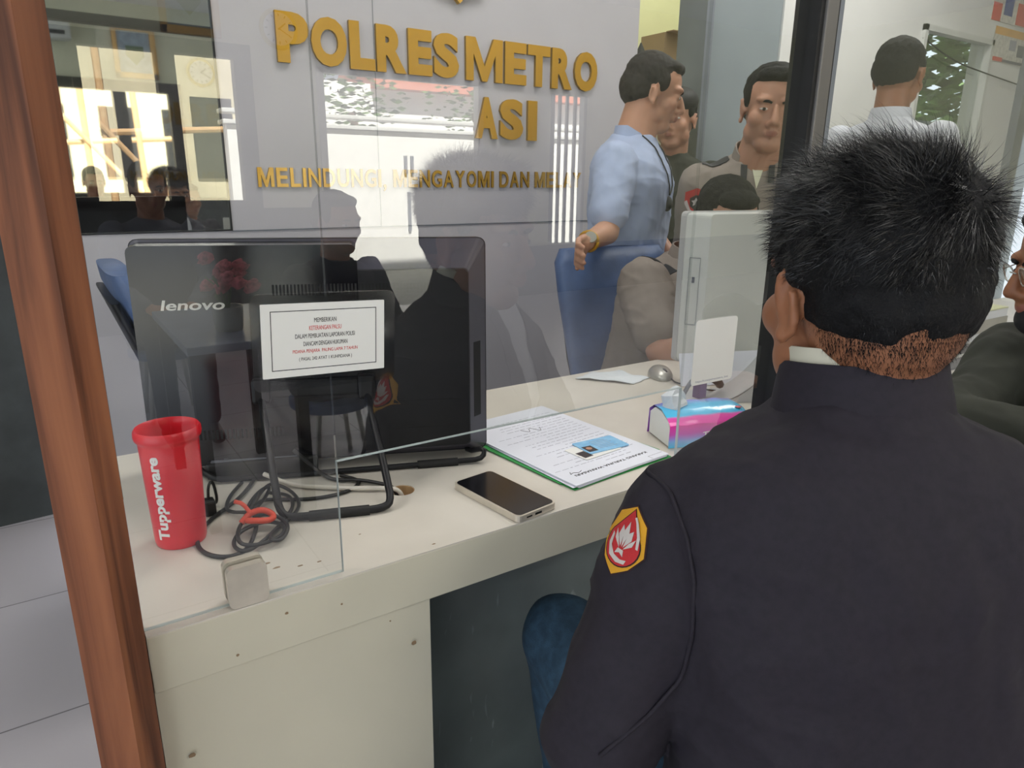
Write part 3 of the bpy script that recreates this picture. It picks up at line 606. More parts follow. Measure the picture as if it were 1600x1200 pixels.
# ------------------------------------------------------------------ phone, papers, card, tissue pack, wipe
def phone():
    T = basis((.5185, .7925, .8), Vector((.195, -.132, 0)), Vector((.132, .195, 0)))
    c = Vector((.5185, .7905, .8))
    ax = Vector((1.092+1.257-1.053-1.213, 1.575+1.624-1.896-1.939, 0)).normalized(); T = basis(c, ax, Vector((-ax.y, ax.x, 0)))
    t = root('phone', c, 'smartphone in a clear case with black screen lying at the counter edge', 'phone')
    b = NB(); prism(b, rrect(.150, .075, .010), .0005, .0098, T=T); obj('phone_case', b, 'steel', t, label='clear beige edge of the phone case')
    b = NB(); prism(b, rrect(.144, .069, .008), .0098, .0104, T=T); obj('screen', b, 'black_gloss', t)
    b = NB(); box(b, .0745, .0755, -.006, .006, .0035, .0065, T=T); box(b, .0745, .0755, -.022, -.012, .004, .006, T=T); obj('port', b, 'vent', t)
    b = NB(); box(b, -.01, .025, .0370, .0380, .004, .007, T=T); obj('side_button', b, 'silver', t)
phone()
def papers():
    # folder and pile; long side direction
    L = Vector((-.019, -.334, 0)); 
    a = Vector((.610, .748, 0)); bq = Vector((.826, .782, 0)); c_ = Vector((.845, 1.080, 0)); d_ = Vector((.655, 1.085, 0))
    T = basis(Vector((.7385, .918, .8)), (bq-a), Vector((-.11, 1, 0)))
    ax = (bq-a).normalized(); ay = Vector((-ax.y, ax.x, 0)); T = basis(Vector((.718, .925, .8)), ax, ay) @ Matrix.Rotation(R(-4), 4, 'Z')
    t = root('folder', (.72, .925, .8), 'green card folder under the pile of white forms', 'folder')
    b = NB(); prism(b, [(-.115, -.16), (.108, -.168), (.118, .165), (-.108, .17)], .0005, .0018, T=T @ Matrix.Rotation(R(1.5), 4, 'Z')); prism(b, [(-.121, -.13), (.112, -.14), (.112, .165), (-.112, .165)], .0018, .003, T=T @ Matrix.Rotation(R(3), 4, 'Z')); obj('folder_cover', b, 'green_folder', t)
    for k in range(6):
        rt = Matrix.Rotation(R([1.2, -.8, .5, 0, -.3, .2][k]), 4, 'Z'); z0 = .0032+k*.0007
        b = NB(); prism(b, rrect(.215, .325, .001, 1), z0, z0+.0006, T=T @ Matrix.Translation(([.001, -.002, .0015, 0, .001, 0][k], 0, 0)) @ rt)
        lb = ['white form sheet at the bottom of the pile in the folder', 'white form sheet second from the bottom of the pile', 'white form sheet third from the bottom of the pile', 'white form sheet third from the top of the pile', 'white form sheet just below the topmost form', 'topmost white form with printed heading and handwriting, card on it'][k]
        if k < 5: obj('form_sheet', b, 'paper', label=lb, cat='paper', group='forms in the folder')
        else:
            tt = root('form_sheet', T @ Vector((0, 0, z0)), lb, 'paper', 'forms in the folder'); obj('sheet', b, 'paper', tt)
            zt = z0+.0006; b = NB(); Tt = T @ Matrix.Rotation(R(180), 4, 'Z')
            tm = textmesh('KARANG TARUNA WANASARI', .165, .0062, .0002, .02); merge(b, tm, Tt @ Matrix.Translation((0, .135, zt)))
            obj('heading', b, 'ink', tt)
            b = NB(); rnd = random.Random(5)
            for ln in range(22):
                y = .118-ln*.0115; x = -.092+(.03 if ln in (0, 1, 10) else 0)
                xe = .09-rnd.random()*.06 if ln % 4 else .0
                while x < xe:
                    w_ = rnd.uniform(.004, .016); hgt = rnd.uniform(.0009, .0016)
                    box(b, x, x+w_, y, y+hgt, zt, zt+.0001, T=Tt @ Matrix.Rotation(rnd.uniform(-.003, .003), 4, 'Z')); x += w_+rnd.uniform(.002, .005)
            obj('printed_lines', b, 'ink_grey', tt)
            b = NB(); tube(b, [(.06, .125, zt), (.07, .130, zt), (.078, .123, zt), (.086, .129, zt), (.08, .120, zt)], .0006, 4, T=Tt, smooth=2); obj('signature', b, 'ink', tt); b = NB(); tube(b, [(-.02, -.07, zt), (-.01, -.05, zt), (.0, -.08, zt), (.012, -.055, zt), (.02, -.075, zt)], .0005, 4, T=Tt, smooth=2); obj('signature', b, 'ink', tt)
            for (x, y) in ((.095, -.15), ):
                b = NB(); box(b, -.105, -.07, .150, .1505, zt, zt+.0001, T=Tt); box(b, -.07, -.0695, .150, .161, zt, zt+.0001, T=Tt); obj('box_mark', b, 'ink', tt)
    # id cards
    zc = .8+.0032+6*.0007
    for nm_, cx, cy, rz, up, lb in (('identity_card', .742, .853, 6, .0, 'white plastic card half under the blue identity card'), ('identity_card', .766, .862, -2, .0012, 'pale blue identity card with a small portrait on the forms')):
        Tc = Matrix.Translation((cx, cy, zc+.0005+up)) @ Matrix.Rotation(R(rz), 4, 'Z')
        t2 = root(nm_, Tc.translation, lb, 'card', 'cards on the forms')
        b = NB(); prism(b, rrect(.0856, .054, .003), 0, .0008, T=Tc); obj('card_base', b, 'paper_warm' if up == 0 else 'card_blue', t2)
        b = NB(); box(b, -.039, -.020, -.020, .004, .0008, .0010, T=Tc); obj('portrait', b, 'photo_dark', t2)
        if up:
            b = NB(); lathe(b, [(.0055, .001), (.0055, .0012)], (-.030, -.006, 0), 16, T=Tc); obj('portrait_face', b, 'skin_light', t2)
            b = NB()
            for k in range(6): box(b, -.012, .02+.003*(k % 3), .016-k*.006, .0172-k*.006, .0008, .0009, T=Tc)
            obj('card_text', b, 'ink_grey', t2)
papers()
def tissue():
    # soft pack: front-left corner (0.872,0.803)
    x0, y0, x1, y1 = .868, .800, 1.045, .905
    TT = Matrix.Translation((x0, y0, 0)) @ Matrix.Rotation(R(-20), 4, 'Z') @ Matrix.Diagonal((1, .84, 1, 1)) @ Matrix.Translation((-x0, -y0, 0))
    def tr(bm): bmesh.ops.transform(bm, matrix=TT, verts=bm.verts); return bm
    t = root('tissue_pack', (.975, .85, .8), 'soft pink, violet and blue pack of tissues on the counter', 'tissue pack')
    me = bmesh.new(); uv = me.loops.layers.uv.new('UVMap')
    prof = [(0, 0, .0), (0, .012, .06), (.0, .040, .42), (.012, .050, .47), (.045, .060, .62), (.080, .060, .80), (.100, .048, .92), (.105, .010, 1.0), (.105, 0, 1.0)]
    n = 22; rows = []
    for i in range(n):
        f = i/(n-1); x = x0+(x1-x0)*f; s = 1-.35*max(0, (f-.82)/.18)**2; bul = math.sin(f*math.pi)*.004
        rows.append([me.verts.new((x+random.uniform(-.0008, .0008), y0+.0525+(py-.0525)*(s*.6+.4)-bul*(1 if py < .02 else -1)*.5+(f*.008), .8008+pz*s+bul*(pz/.06)*.6+math.sin(f*23+py*60)*.0008*(pz > .01))) for py, pz, v in prof])
    for i in range(n-1):
        for j in range(len(prof)-1):
            f = me.faces.new((rows[i][j], rows[i+1][j], rows[i+1][j+1], rows[i][j+1]))
            for lp, (ii, jj) in zip(f.loops, ((i, j), (i+1, j), (i+1, j+1), (i, j+1))): lp[uv].uv = (ii/(n-1), prof[jj][2])
    fc = me.faces.new(rows[-1]); 
    for lp in fc.loops: lp[uv].uv = (1, .3)
    mesh = bpy.data.meshes.new('wrapper'); bmesh.ops.recalc_face_normals(me, faces=me.faces[:]); tr(me); me.to_mesh(mesh); me.free(); mesh.materials.append(M['pack_print']); mesh.transform(Matrix.Translation(-ORG[t.name]))
    o = finish('wrapper', mesh, 0, t, ORG[t.name].copy()); shade(mesh, 35)
    b = NB(); prism(b, [(y0+.004, .803), (y0+.1, .803), (y0+.1, .843), (y0+.078, .856), (y0+.045, .856), (y0+.012, .846), (y0+.004, .836)], x0+.0015, x0+.01, T=Matrix(((0, 0, 1, 0), (1, 0, 0, 0), (0, 1, 0, 0), (0, 0, 0, 1)))); obj('end_face', tr(b), 'paper_warm', t, label='whitish folded end of the pack')
    b = NB(); tube(b, [(.90, .86, .855), (.895, .865, .872), (.90, .87, .884), (.915, .875, .880), (.93, .88, .862)], [.024, .02, .013, .010, .004], 9, smooth=1)
    for v in b.verts: v.co += Vector((noise.noise(v.co*60)*.006, noise.noise(v.co*60+Vector((5, 0, 0)))*.006, noise.noise(v.co*50+Vector((0, 9, 0)))*.005))
    obj('tissue', tr(b), 'cloth_white', t, label='white tissue pulled up from the pack')
    b = NB()
    tm = textmesh('TISSUE', .048, .008, .0003, .02); merge(b, tm, basis((.955, .7965, .8265), (1, 0, .12), (0, 0, 1)))
    obj('pack_text', tr(b), 'paper_warm', t)
    b = NB(); lathe(b, [(.006, 0), (.006, .0006)], (0, 0, 0), 20, T=Matrix.Translation((1.015, .835, .858))); obj('round_mark', tr(b), 'pink', t)
tissue()
b = NB()
def wipe():
    t = bmesh.new(); n = 14
    P = [Vector((1.010, 1.235, 0)), Vector((1.095, 1.128, 0)), Vector((1.165, 1.150, 0)), Vector((1.085, 1.262, 0))]
    g = [[None]*n for _ in range(n)]
    for i in range(n):
        for j in range(n):
            u, v = i/(n-1), j/(n-1); p = P[0]*(1-u)*(1-v)+P[1]*u*(1-v)+P[2]*u*v+P[3]*(1-u)*v
            p += Vector((noise.noise(Vector((u*4, v*4, 1)))*.008, noise.noise(Vector((u*4, v*4, 7)))*.008, 0)); p.z = .8015+.010*max(0, noise.noise(Vector((u*3, v*3, 3)))+.4)*math.sin(math.pi*min(1, max(0, u*1.0)))
            g[i][j] = p
    for i in range(n-1):
        for j in range(n-1): t.faces.new([t.verts.new(q) for q in (g[i][j], g[i+1][j], g[i+1][j+1], g[i][j+1])])
    bmesh.ops.remove_doubles(t, verts=t.verts[:], dist=1e-5); merge(b, t)
wipe(); wo = obj('paper_wipe', b, 'cloth_white', smooth=True, label='crumpled white wipe lying at the inner edge of the counter', cat='wipe')
md = wo.modifiers.new('thick', 'SOLIDIFY'); md.thickness = .001; md.offset = 1
def mouse():
    t = root('computer_mouse', (1.2, 1.14, .8), 'grey computer mouse on the counter beside the white computer', 'mouse')
    b = NB()
    for v in range(1): ell(b, (1.20, 1.150, .801), (.029, .050, .025), (0, 0, -35), n=24)
    for v in b.verts: v.co.z = max(v.co.z, .8006)
    obj('mouse_body', b, 'silver', t, True)
    b = NB(); ell(b, (1.190, 1.128, .819), (.004, .010, .006), n=12); obj('mouse_wheel', b, 'rubber', t, True)
    b = NB(); tube(b, [(1.19, 1.105, .806), (1.18, 1.08, .803), (1.20, 1.05, .802), (1.25, 1.03, .802), (1.33, 1.05, .802)], .0018, 6, smooth=2); obj('mouse_cable', b, 'cable_black', t, True)
mouse()
# white all in one computer
def whitepc():
    t = root('white_computer', (1.35, 1.1, .8), 'white all-in-one computer seen from behind, disc drive slot in its side', 'computer')
    A_ = Vector((1.200, 1.095, .845)); B_ = Vector((1.70, 1.02, .845)); X_ = (B_-A_).normalized()
    T = basis(A_, X_, Vector((0, 0, 1))); W = .52; hh = .340
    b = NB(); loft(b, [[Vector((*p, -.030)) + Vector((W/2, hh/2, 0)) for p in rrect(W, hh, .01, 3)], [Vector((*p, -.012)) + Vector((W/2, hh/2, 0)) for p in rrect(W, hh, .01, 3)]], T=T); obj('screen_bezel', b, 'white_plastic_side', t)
    b = NB(); loft(b, [[Vector((*p, -.012)) + Vector((W/2, hh/2, 0)) for p in rrect(W-.004, hh-.004, .01, 3)], [Vector((*p, .030)) + Vector((W/2+.0, hh/2, 0)) for p in rrect(W-.07, hh-.01, .008, 3)]], T=T); obj('back_cover', b, 'white_plastic', t)
    b = NB(); Ts = T @ Matrix.Translation((.006, 0, -.006)) @ Matrix.Rotation(R(-52), 4, 'Y')
    for x0, x1, y0, y1 in ((.006, .030, .09, .0908), (.006, .030, .24, .2408), (.006, .0066, .09, .24), (.0296, .030, .09, .24), (.014, .020, .185, .198)): box(b, x0, x1, y0, y1, .0, .0012, T=Ts)
    obj('disc_slot', b, 'plug_grey', t)
    b = NB(); loft(b, [ring((1.50, 1.0, .801), (1, 0, 0), (0, 1, 0), .11, .08, 28, 3), ring((1.50, 1.0, .808), (1, 0, 0), (0, 1, 0), .11, .08, 28, 3)]); obj('stand_base', b, 'white_plastic', t)
    b = NB(); tube(b, [(1.5, .96, .806), (1.5, .97, .84), (1.5, 1.02, .90)], .02, 12, smooth=1); obj('stand_neck', b, 'white_plastic', t, True)
whitepc()
def foot():   # curved white paper stand / tray next to the mullion
    t = root('paper_tray', (1.21, .9, .8), 'pale curved plastic tray holding white paper beside the mullion', 'tray')
    b = NB(); P = [Vector((1.080+.165*f, .965-.085*f, .8015+.075*max(0, (f-.35)/.65)**2.2)) for f in [i/14 for i in range(15)]]
    for p, q in zip(P[:-1], P[1:]):
        for sgn in (0,):
            vs = [p, q, q+Vector((.05, .075, 0)), p+Vector((.05, .075, 0))]; vs2 = [v+Vector((0, 0, .0025)) for v in vs]
            for fc in ((0, 1, 2, 3), ): b.faces.new([b.verts.new(vs[i]) for i in fc]); b.faces.new([b.verts.new(vs2[i]) for i in fc])
    bmesh.ops.remove_doubles(b, verts=b.verts[:], dist=1e-5)
    poly = [(p.x, p.z) for p in P]+[(P[-1].x, .8012), (P[0].x, .8012)]
    tt = bmesh.new(); va = [tt.verts.new((p.x, p.y, p.z)) for p in P]; vb = [tt.verts.new((p.x, p.y, .8012)) for p in P]
    for i in range(len(P)-1): tt.faces.new((va[i], va[i+1], vb[i+1], vb[i]))
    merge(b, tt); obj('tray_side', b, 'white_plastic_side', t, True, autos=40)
foot()
b = NB(); box(b, -.10, .10, -.0006, .0006, 0, .075, T=Matrix.Translation((1.265, 1.02, .8015)) @ Matrix.Rotation(R(-22), 4, 'Z') @ Matrix.Rotation(R(-18), 4, 'X'))
obj('upright_paper', b, 'paper', label='white sheet leaning against the white computer behind the card sticker', cat='paper')
t = root('power_adapter', (1.12, .98, .8), 'dark purple power adapter with tangled black plugs behind the tissue pack', 'adapter')
b = NB(); box(b, 1.128, 1.152, .965, .985, .8005, .848, .004); obj('adapter_body', b, 'purple', t)
b = NB(); tube(b, [(1.14, .97, .845), (1.15, .955, .85), (1.165, .95, .842), (1.18, .955, .83)], .009, 8, smooth=1); tube(b, [(1.155, .975, .845), (1.175, .97, .855), (1.20, .98, .85)], .006, 8, smooth=1); obj('plug', b, 'cable_black', t, True)
b = NB(); tube(b, [(1.055, .965, .802), (1.075, .965, .815), (1.10, .97, .840), (1.125, .975, .852), (1.14, .975, .85)], .0045, 8, smooth=2); obj('adapter_lead', b, 'plug_grey', t, True)
b = NB(); tube(b, [(1.15, .985, .82), (1.18, .99, .81), (1.21, .985, .804), (1.24, .95, .803)], .002, 8, smooth=2); obj('thin_lead', b, 'cable_black', t, True)
# things on the right part of the counter
t = root('paper_stack', (2.30, 1.05, .8), 'thick stack of papers with a pale yellow cover right of the mullion', 'paper stack')
for k, (h0, h1, mt, sh) in enumerate(((.801, .822, 'paper', 0), (.823, .86, 'silver', .006), (.861, .885, 'paper', -.004), (.886, .889, 'wall_yellow', 0))):
    b = NB(); box(b, 2.18+sh, 2.46+sh, .93, 1.16, h0, h1); obj(['lower_sheets', 'binder', 'upper_sheets', 'cover_sheet'][k], b, mt, t)
t = root('desk_organiser', (2.05, .86, .8), 'low black desk organiser with a white front edge beside the paper stack', 'organiser')
b = NB(); box(b, 1.80, 2.20, .80, .95, .801, .806); box(b, 1.80, 2.2, .943, .95, .801, .845); box(b, 1.80, 1.81, .80, .95, .801, .845); box(b, 2.0, 2.006, .80, .95, .801, .84); obj('organiser_body', b, 'rubber', t)
b = NB(); box(b, 1.80, 2.2, .797, .80, .832, .838); box(b, 2.06, 2.066, .797, .80, .80, .835); obj('white_edge', b, 'white_plastic', t)
b = NB(); lathe(b, [(.016, .0), (.018, .006), (.010, .012)], (1.90, .86, .806), 16); obj('small_roll', b, 'orange_red', label='small red and gold roll in the black organiser', cat='roll')

# ------------------------------------------------------------------ chairs
def chair(loc, rz, label, cush, first=None):
    if first:
        r = first.copy(); COL.objects.link(r); r.location = loc; r.rotation_euler = (0, 0, rz); r['label'] = label
        for ch in first.children: c = ch.copy(); COL.objects.link(c); c.parent = r
        return r
    t = root('office_chair', (0, 0, 0), label, 'chair', 'blue office chairs')
    b = NB(); rings = []
    for z, y, w_, d in ((.50, .17, .19, .03), (.52, .175, .22, .04), (.7, .215, .235, .040), (.9, .285, .235, .040), (1.0, .325, .225, .038), (1.04, .340, .20, .028)): rings.append(ring((0, y, z), (1, 0, 0), (0, 1, 0), w_, d, 28, 3.5))
    loft(b, rings); obj('backrest', b, cush, t, True, autos=60)
    b = NB(); rings = []
    for z, y, w_, d in ((.48, .22, .18, .012), (.7, .264, .215, .014), (.98, .362, .20, .012)): rings.append(ring((0, y, z), (1, 0, 0), (0, 1, 0), w_, d, 28, 3.5))
    loft(b, rings); obj('back_shell', b, 'black_plastic', t, True, autos=60)
    b = NB(); box(b, -.24, .24, -.25, .22, .43, .50, .03); obj('seat', b, cush, t)
    b = NB(); tube(b, [(0, 0, .12), (0, 0, .43)], .028, 12); obj('gas_column', b, 'silver', t)
    for k in range(5):
        a = R(72*k+20); b = NB(); tube(b, [(0, 0, .12), (.28*math.cos(a), .28*math.sin(a), .075)], [.022, .014], 8); obj('base_arm', b, 'silver', t)
        b = NB(); ell(b, (.28*math.cos(a), .28*math.sin(a), .03), (.028, .028, .028), n=12); obj('castor', b, 'rubber', t, True)
    for s in (-1, 1):
        b = NB(); tube(b, [(.22*s, .12, .47), (.27*s, .12, .55), (.27*s, .10, .66), (.27*s, -.12, .67)], .014, 8, smooth=2); obj('armrest', b, 'rubber', t, True)
    t.location = loc; t.rotation_euler = (0, 0, rz)
    return t
c0 = chair((1.55, 1.42, 0), R(-3), 'blue office chair behind the seated officer in khaki', 'chair_blue')
c1 = chair((.49, 1.93, 0), R(90), 'pale blue office chair behind the black computer, by the wooden post', 'chair_pale', first=c0)

# ------------------------------------------------------------------ people
def az(a): return Vector((math.sin(R(a)), math.cos(R(a)), 0)), Vector((math.cos(R(a)), -math.sin(R(a)), 0))
def head_matrix(C, a, pitch=0, tilt=0, s=1):
    f, r = az(a); Mx = Matrix((r, f, Vector((0, 0, 1)))).transposed().to_4x4(); Mx.translation = C
    return Mx @ Matrix.Rotation(R(-pitch), 4, 'X') @ Matrix.Rotation(R(tilt), 4, 'Y') @ Matrix.Scale(s, 4)
def head_geo(b, T, fine=False, wide=1.0, back=0.0):
    def E(c, r, rot=None): ell(b, c, r, rot, T=T, n=20)
    def K(p, q, r1, r2): cap(b, T @ Vector(p), T @ Vector(q), r1, r2, 14)
    E((0, -.014+back*.5, .036), (.077*wide, .097-back*.5, .086)); E((0, .028, -.026), (.064*wide, .060, .088)); E((0, -.03, -.01), (.066*wide, .07, .07))
    E((0, .048, -.088), (.040*wide, .038, .030))
    for s in (-1, 1):
        E((.046*s*wide, .018, -.062), (.022*wide, .036, .030), (35, 0, 0)); E((.040*s*wide, .056, -.022), (.026, .028, .026)); E((.032*s, .071, .030), (.026, .020, .011)); E((.032*s, .074, .006), (.0165, .0125, .011))
        K((.013*s, .094, -.034), (.010*s, .100, -.030), .0085, .008)
        # ear: helix ring, concha and lobe
        pts = []
        for k in range(13):
            q = R(-120+k*25); pts.append(T @ Vector((s*(.080+.010*(.5+.5*math.cos(q-R(180)))), -.008+.0165*math.cos(q+R(90))*-1-.004*math.sin(q), -.004+.0285*math.sin(q+R(90))*-1+.0)))
        tube(b, pts, .0048, 8, smooth=1)
        E((s*.079, -.004, -.004), (.006, .015, .024), (0, 0, s*-14)); E((s*.083, -.001, -.033), (.0065, .009, .010)); K((s*.078, .010, -.006), (s*.080, .010, .0), .006, .005)
    K((0, .090, .012), (0, .109, -.024), .0085, .0125); K((0, .094, -.052), (0, .095, -.058), .012, .010)
    for s in (-1, 1): K((0, .096, -.054), (.018*s, .087, -.057), .0062, .004); K((0, .094, -.063), (.015*s, .087, -.062), .0070, .004)
HID = [0]
def person(name, label, C, a, pitch, tilt, N, sh, el, wr, pel, kn, an, sa, top, vox=.006, long=(True, True), skin='skin', topmat='khaki', legmat='trousers_dark', hairmat='hair', hairf=None, wide=1.0, s=1, bulk=1.0, hscale=1.0, fr=.52, handdir=None, hair_on=True, arm_r=1.0, neck_r=1.0, eyes=True, back=0.0):
    """C head centre; a head azimuth; N neck base; sh/el/wr/kn/an pairs (left,right); sa = azimuth the torso faces"""
    base = Vector(((an[0][0]+an[1][0])/2, (an[0][1]+an[1][1])/2, min(an[0][2], an[1][2])-.05))
    t = root(name, base, label, 'person')
    T = head_matrix(C, a, pitch, tilt, s); f, r = az(sa); N = Vector(N); pel = Vector(pel); ax = (N-pel); up = ax.normalized()
    fv = (f-up*f.dot(up)).normalized()
    def torso(b, g, hem=0.0, neck=True):
        rings = []
        prof = [(1.0+.00, .060, .060, 0), (.97, .076, .066, 0), (.935, .120, .078, 0), (.885, .163, .092, .0), (.82, .186, .106, .005), (.72, .192, .118, .012), (.55, .178, .115, .012), (.38, .165, .112, .012), (.2, .172, .118, .006), (.02, .182, .125, 0), (-.06-hem, .180, .125, 0)]
        for k, wv, dv, o in prof: rings.append(ring(pel+ax*k+fv*o, r, fv, wv*bulk+g, dv*bulk**1.5+g, 30, 2.35))
        loft(b, rings)
    # ---- body
    b = NB(); head_geo(b, T, wide=wide, back=back); torso(b, -.012)
    nk = T @ Vector((0, -.018, -.055)); cap(b, nk, N+Vector((0, 0, -.03)), .056*neck_r, .062*neck_r)
    for i, sg in ((0, -1), (1, 1)):
        S_, E_, W_ = Vector(sh[i]), Vector(el[i]), Vector(wr[i]); cap(b, S_, E_, .045*bulk, .038*bulk); cap(b, E_, W_, .038*bulk, .025); 
        # hand
        fd = (W_-E_).normalized()
        if handdir: fd = (fd+Vector(handdir)).normalized()
        side = (r*sg*-1); side = (side-fd*side.dot(fd)).normalized(); nrm = fd.cross(side)
        if nrm.z > 0: nrm = -nrm
        side = nrm.cross(fd)*(1 if (nrm.cross(fd)).dot(r*-sg) > 0 else -1)
        cap(b, W_, W_+fd*.035, .024, .026, flat=.65, ref=nrm); P0 = W_+fd*.045
        for k in range(4):
            o = (k-1.5)*.019; L = (.068, .078, .073, .057)[k]; p = P0+side*(-o)*1.0+fd*.02; cap(b, P0-fd*.02+side*(-o)*.8, p, .0125, .010, 10)
            q = p+(fd*.9+nrm*.35).normalized()*L*.5; q2 = q+(fd*.55+nrm*.85).normalized()*L*.45; cap(b, p, q, .0098, .0088, 10); cap(b, q, q2, .0088, .0075, 10)
        p = W_+fd*.018+side*.022; q = p+(fd*.75+side*.7).normalized()*.038; cap(b, p, q, .0125, .0105, 10); cap(b, q, q+(fd+side*.15+nrm*.25).normalized()*.028, .0105, .0085, 10)
        hip = pel+r*sg*.088; K_, A_ = Vector(kn[i]), Vector(an[i]); cap(b, hip, K_, .070, .050); cap(b, K_, A_, .048, .034); cap(b, A_+Vector((0, 0, -.01)), A_+f*.12+Vector((0, 0, -.02)), .034, .028)
    body = remesh('body', b, [skin, 'lips'], t, vox, 6)
    Ti = (Matrix.Translation(-ORG[body.name])@T).inverted(); 
    for p in body.data.polygons:
        q = Ti @ p.center
        if abs(q.x) < .023 and -.067 < q.z < -.051 and q.y > .092-.0*abs(q.x): p.material_index = 1
    if eyes:
        for sg in (-1, 1):
            b = NB(); ell(b, (.032*sg, .0765, .0060), (.0130, .0116, .0052), T=T, n=16); e = obj('eye', b, 'eye_white', t, True)
            b = NB(); ell(b, (.032*sg, .0857, .0060), (.0052, .0030, .0046), T=T, n=12); obj('iris', b, 'eye_iris', e, True)
            b = NB(); tube(b, [T @ Vector(p) for p in ((.014*sg, .088, .023), (.028*sg, .090, .028), (.048*sg, .078, .024))], [.0035, .0042, .002], 6, smooth=1); obj('eyebrow', b, hairmat, t, True)
    if hair_on:
        b = NB(); hs = hscale
        ell(b, (0, -.026, .052), (.082*wide*hs, .092*hs, .079*hs), T=T); ell(b, (0, -.048, .012), (.078*wide*hs, .076*hs, .076*hs), T=T); ell(b, (0, .035, .092), (.058*wide*hs, .040*hs, .026*hs), T=T)
        for sg in (-1, 1): ell(b, (.066*sg*wide, .004, .036), (.015*hs, .032, .034), T=T)
        remesh('hair', b, hairmat, t, max(vox*.8, .004), 3, disp=lambda c: .0025*noise.noise(c*60)+.0012*noise.noise(c*170))
    # ---- clothes
    b = NB(); torso(b, .008, .02)
    for i in (0, 1):
        S_, E_, W_ = Vector(sh[i]), Vector(el[i]), Vector(wr[i]); k = arm_r
        cap(b, S_+Vector((0, 0, -.005)), S_.lerp(E_, .3), .062*bulk*k, .060*bulk*k)
        if long[i]: cap(b, S_, E_, .060*bulk*k, .048*bulk*k); cap(b, E_, E_.lerp(W_, .93), .050*bulk*k, .036*k)
        else: cap(b, S_, S_.lerp(E_, .72), .060*bulk*k, .056*bulk*k)
    topo = remesh(top, b, topmat, t, max(vox, .006), 3, disp=lambda c: .006*noise.noise(c*11)+.003*noise.noise(Vector((c.x*34, c.y*34, c.z*13+c.x*20)))+(.003*(1-abs(noise.noise(Vector((c.x*9, c.y*9, c.z*22)))))**6))
    b = NB(); rings = [ring(pel+ax*k, r, fv, (.178+g)*bulk, (.122+g)*bulk, 26, 2.3) for k, g in ((.14, 0), (.0, .004), (-.14, .0))]; loft(b, rings)
    for i, sg in ((0, -1), (1, 1)):
        hip = pel+r*sg*.088; K_, A_ = Vector(kn[i]), Vector(an[i]); cap(b, hip, K_, .088, .066); cap(b, K_, K_.lerp(A_, .9), .064, .052)
    leg = remesh('trousers', b, legmat, t, .008, 3, disp=lambda c: .003*noise.noise(c*18))
    for i in (0, 1):
        A_ = Vector(an[i]); b = NB(); cap(b, A_+Vector((0, 0, -.012))-f*.03, A_+f*.15+Vector((0, 0, -.018)), .042, .034, flat=.9)
        for v in b.verts: v.co.z = max(v.co.z, A_.z-.05)
        obj('shoe', b, 'shoe', t, True)
    return dict(t=t, T=T, top=topo, body=body, f=f, r=r, fv=fv, N=N, pel=pel, ax=ax)
def drape(bm, target, direction, off):
    """push flat detail onto a garment: cast every vertex along direction, leave it off above the cloth"""
    bv = BVHTree.FromObject(target, bpy.context.evaluated_depsgraph_get()); o = ORG[target.name]; d = Vector(direction).normalized()
    for v in bm.verts:
        h = v.get('h', 0) if False else 0
        hit = bv.ray_cast(v.co-o-d*.15, d)
        if hit[0] is None or (hit[0]+o-v.co).dot(d) > .16: hit = bv.find_nearest(v.co-o)
        v.co = hit[0]+o-d*off
def collar(P, mt, r0=.062, h=.035, name='collar', tilt=.02, back=0.0, width=.004, r1=None):
    T = Matrix((P['r'], P['fv'], P['ax'].normalized())).transposed().to_4x4(); T.translation = P['N']; b = NB(); n = 30; r1 = r1 or r0*.9
    A0, B0, A1, B1 = [], [], [], []
    for k in range(n+1):
        a = R(105+330*k/n); c, s_ = math.cos(a), math.sin(a); fz = -.5*max(0, s_)*tilt*2
        A0.append(b.verts.new(T @ Vector((c*r0*1.08, s_*r0, -.012+fz)))); B0.append(b.verts.new(T @ Vector((c*r1*1.08, s_*r1, h+fz-.5*max(0, s_)*.03))))
        A1.append(b.verts.new(T @ Vector((c*(r0+width)*1.08, s_*(r0+width), -.012+fz)))); B1.append(b.verts.new(T @ Vector((c*(r1+width)*1.08, s_*(r1+width), h+fz-.5*max(0, s_)*.03))))
    for k in range(n):
        b.faces.new((A0[k], A0[k+1], B0[k+1], B0[k])); b.faces.new((A1[k+1], A1[k], B1[k], B1[k+1])); b.faces.new((B0[k], B0[k+1], B1[k+1], B1[k]))
    return obj(name, b, mt, P['t'], True, autos=50)
def stool(x, y, z, label, h=None):
    t = root('stool', (x, y, 0), label, 'stool', None)
    b = NB(); lathe(b, [(.17, 0), (.18, .01), (.18, .04), (.16, .05)], (x, y, z-.05), 28); obj('seat', b, 'chair_blue', t, True, autos=50)
    for k in range(4):
        a = R(45+90*k); b = NB(); tube(b, [(x+.12*math.cos(a), y+.12*math.sin(a), z-.05), (x+.17*math.cos(a), y+.17*math.sin(a), 0)], .012, 8); obj('leg', b, 'silver', t)
def cutpoly(pts, T, step=.006):
    b = NB(); vs = [b.verts.new((x, y, 0)) for x, y in pts]; b.faces.new(vs)
    xs = [p[0] for p in pts]; ys = [p[1] for p in pts]
    x = min(xs)+step
    while x < max(xs): bmesh.ops.bisect_plane(b, geom=b.verts[:]+b.edges[:]+b.faces[:], plane_co=(x, 0, 0), plane_no=(1, 0, 0)); x += step
    y = min(ys)+step
    while y < max(ys): bmesh.ops.bisect_plane(b, geom=b.verts[:]+b.edges[:]+b.faces[:], plane_co=(0, y, 0), plane_no=(0, 1, 0)); y += step
    bmesh.ops.transform(b, matrix=T, verts=b.verts); return b
